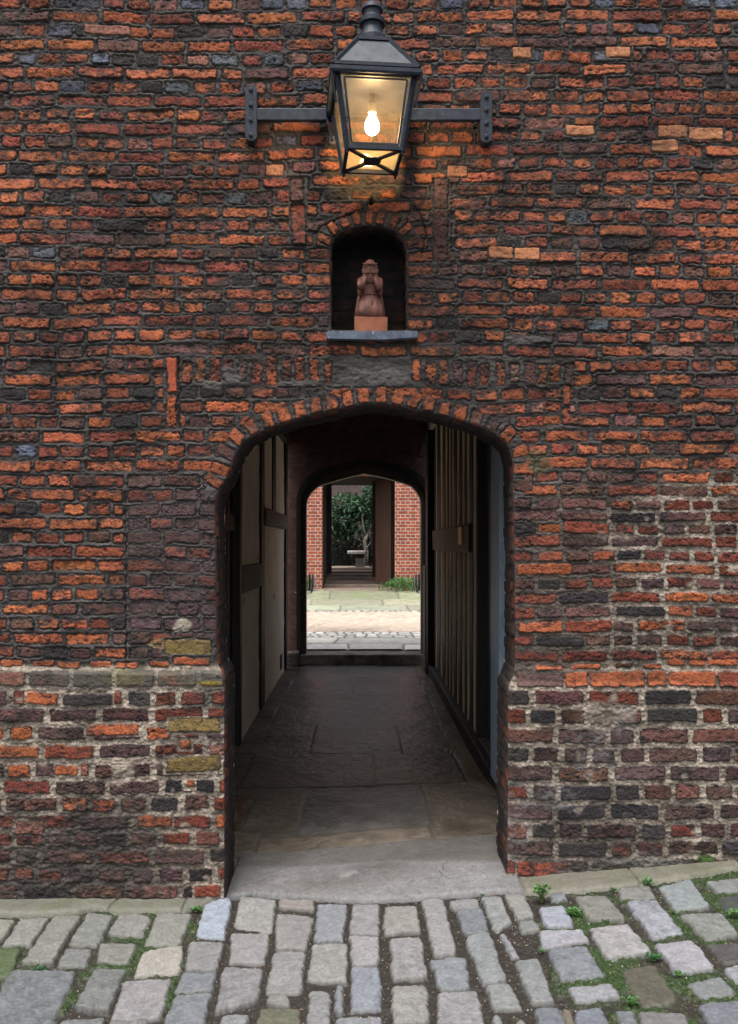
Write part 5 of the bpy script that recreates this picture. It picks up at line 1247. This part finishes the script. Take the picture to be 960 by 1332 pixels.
# hanging side flap edges below the eaves
for sx in (-1, 1):
    for sy in (-1, 1): mb = LB(); mb.bar((sx * (ev - .004), sy * (ev - .004), 3.93), (sx * (ev - .03), sy * (ev - .03), 3.80), .008, .010, (sx, 0, 0)); fin(mb, 'eaves_bracket', M_iron, ln_)
rb, rt, zr0, zr1 = .198, .074, 3.967, 4.165
mb = LB()
for sx in (-1, 1):
    for sy in (-1, 1): mb.bar((sx * rb, sy * rb, zr0), (sx * rt, sy * rt, zr1), .016, .016, (sx, sy, 0))
for (z, w, t) in ((zr0 + .008, rb - .003, .016), (zr1, rt, .018)):
    for k in range(4):
        a = [(-w, -w), (w, -w), (w, w), (-w, w)][k]; b = [(-w, -w), (w, -w), (w, w), (-w, w)][(k + 1) % 4]; mb.bar((a[0], a[1], z), (b[0], b[1], z), t, t)
fin(mb, 'roof_frame', M_iron, ln_)
M_rglass = surf('slate_blue_glazing', (.010, .016, .024), (.03, .045, .06), scale=14, rough=.3, bump=.15, spec=.35)
for k in range(4):
    mb = LB(); c, s_ = math.cos(k * math.pi / 2), math.sin(k * math.pi / 2)
    P = [(-rb, -rb + .004, zr0 + .004), (rb, -rb + .004, zr0 + .004), (rt, -rt + .004, zr1), (-rt, -rt + .004, zr1)]
    mb.bm.faces.new([mb.bm.verts.new((c * x - s_ * y, s_ * x + c * y, z)) for x, y, z in P]); fin(mb, 'roof_pane', M_rglass, ln_)
mb = LB().lathe([(r * .78, 4.16 + (z - 4.185) * .92) for r, z in [(.095, 4.185), (.104, 4.196), (.104, 4.222), (.086, 4.232), (.070, 4.255), (.060, 4.290), (.062, 4.300), (.078, 4.305), (.078, 4.328), (.066, 4.336), (.054, 4.350), (.054, 4.372), (.066, 4.380), (.062, 4.395), (.046, 4.412), (.030, 4.424)]], (0, 0, 0), n=28)
fin(mb, 'chimney', M_iron, ln_)
mb = LB().lathe([(.016, 4.37), (.016, 4.40), (.026, 4.412), (.031, 4.435), (.024, 4.458), (.010, 4.472), (.003, 4.52)], (0, 0, 0), n=20); fin(mb, 'finial', M_iron, ln_, True)
# lamp holder and bulb
mb = LB().tube([(0, 0, 3.96), (0, 0, 3.905)], .010, 10).lathe([(.016, 3.845), (.020, 3.852), (.020, 3.895), (.014, 3.91)], (0, 0, 0), n=16)
fin(mb, 'lamp_holder', surf('holder_grey', (.2, .2, .2), (.35, .34, .33)), ln_)
m, nt, b = new_mat('lit_bulb'); b.inputs['Base Color'].default_value = (1, .9, .7, 1); b.inputs['Emission Color'].default_value = (1, .66, .30, 1); b.inputs['Emission Strength'].default_value = 135
mb = LB().lathe([(.013, 3.850), (.015, 3.838), (.024, 3.822), (.032, 3.802), (.034, 3.785), (.030, 3.766), (.019, 3.753), (.006, 3.749)], (0, 0, 0), n=20); fin(mb, 'bulb', m, ln_, True)
# bracket: bar along the wall with end plates and bolts
yb = -.045
mb = MB(); zB = wz(150, yb)
mb.box(wx(334, yb), wx(626, yb), yb - .014, yb + .014, zB - .030, zB + .030, .004)
mb.bar((LX - .10, yb - .01, zB - .02), (LX - .10, LY + wt_ - .03, zB - .02), .02, .03); mb.bar((LX + .10, yb - .01, zB - .02), (LX + .10, LY + wt_ - .03, zB - .02), .02, .03)
br_ = mb.build('bracket_arm', M_iron, ln_)
for (u, v0, v1) in ((327, 112, 186), (632, 121, 188)):
    z0, z1 = wz(v1, yb), wz(v0, yb); w = .030
    pts = [(wx(u, yb) + w * math.cos(a), z1 - w + w * math.sin(a)) for a in [math.pi * k / 8 for k in range(9)]] + [(wx(u, yb) - w * math.cos(a), z0 + w - w * math.sin(a)) for a in [math.pi * k / 8 for k in range(9)]]
    p = MB().prism(pts, yb - .020, .012); bmesh.ops.bevel(p.bm, geom=p.bm.edges[:], offset=.002, segments=1, affect='EDGES')
    pb = p.build('wall_plate', M_iron, ln_)
    for k in range(4):
        mb = MB().lathe([(.011, 0), (.011, .006), (.006, .010)], (0, 0, 0), 10); zz = z0 + .03 + (z1 - z0 - .06) * k / 3
        for v in mb.bm.verts: v.co = Vector((wx(u, yb) + v.co.x, yb - .0205 - v.co.z, zz + v.co.y))
        bo_ = mb.build('bolt', M_iron, None); bo_.parent = pb
# the figure is modelled small; bring it to size about its foot
for o_ in [stt] : o_.scale = (1.22, 1.22, 1.24)
for ch in stt.children: ch.location = (-cxs, -yq, -ZB)
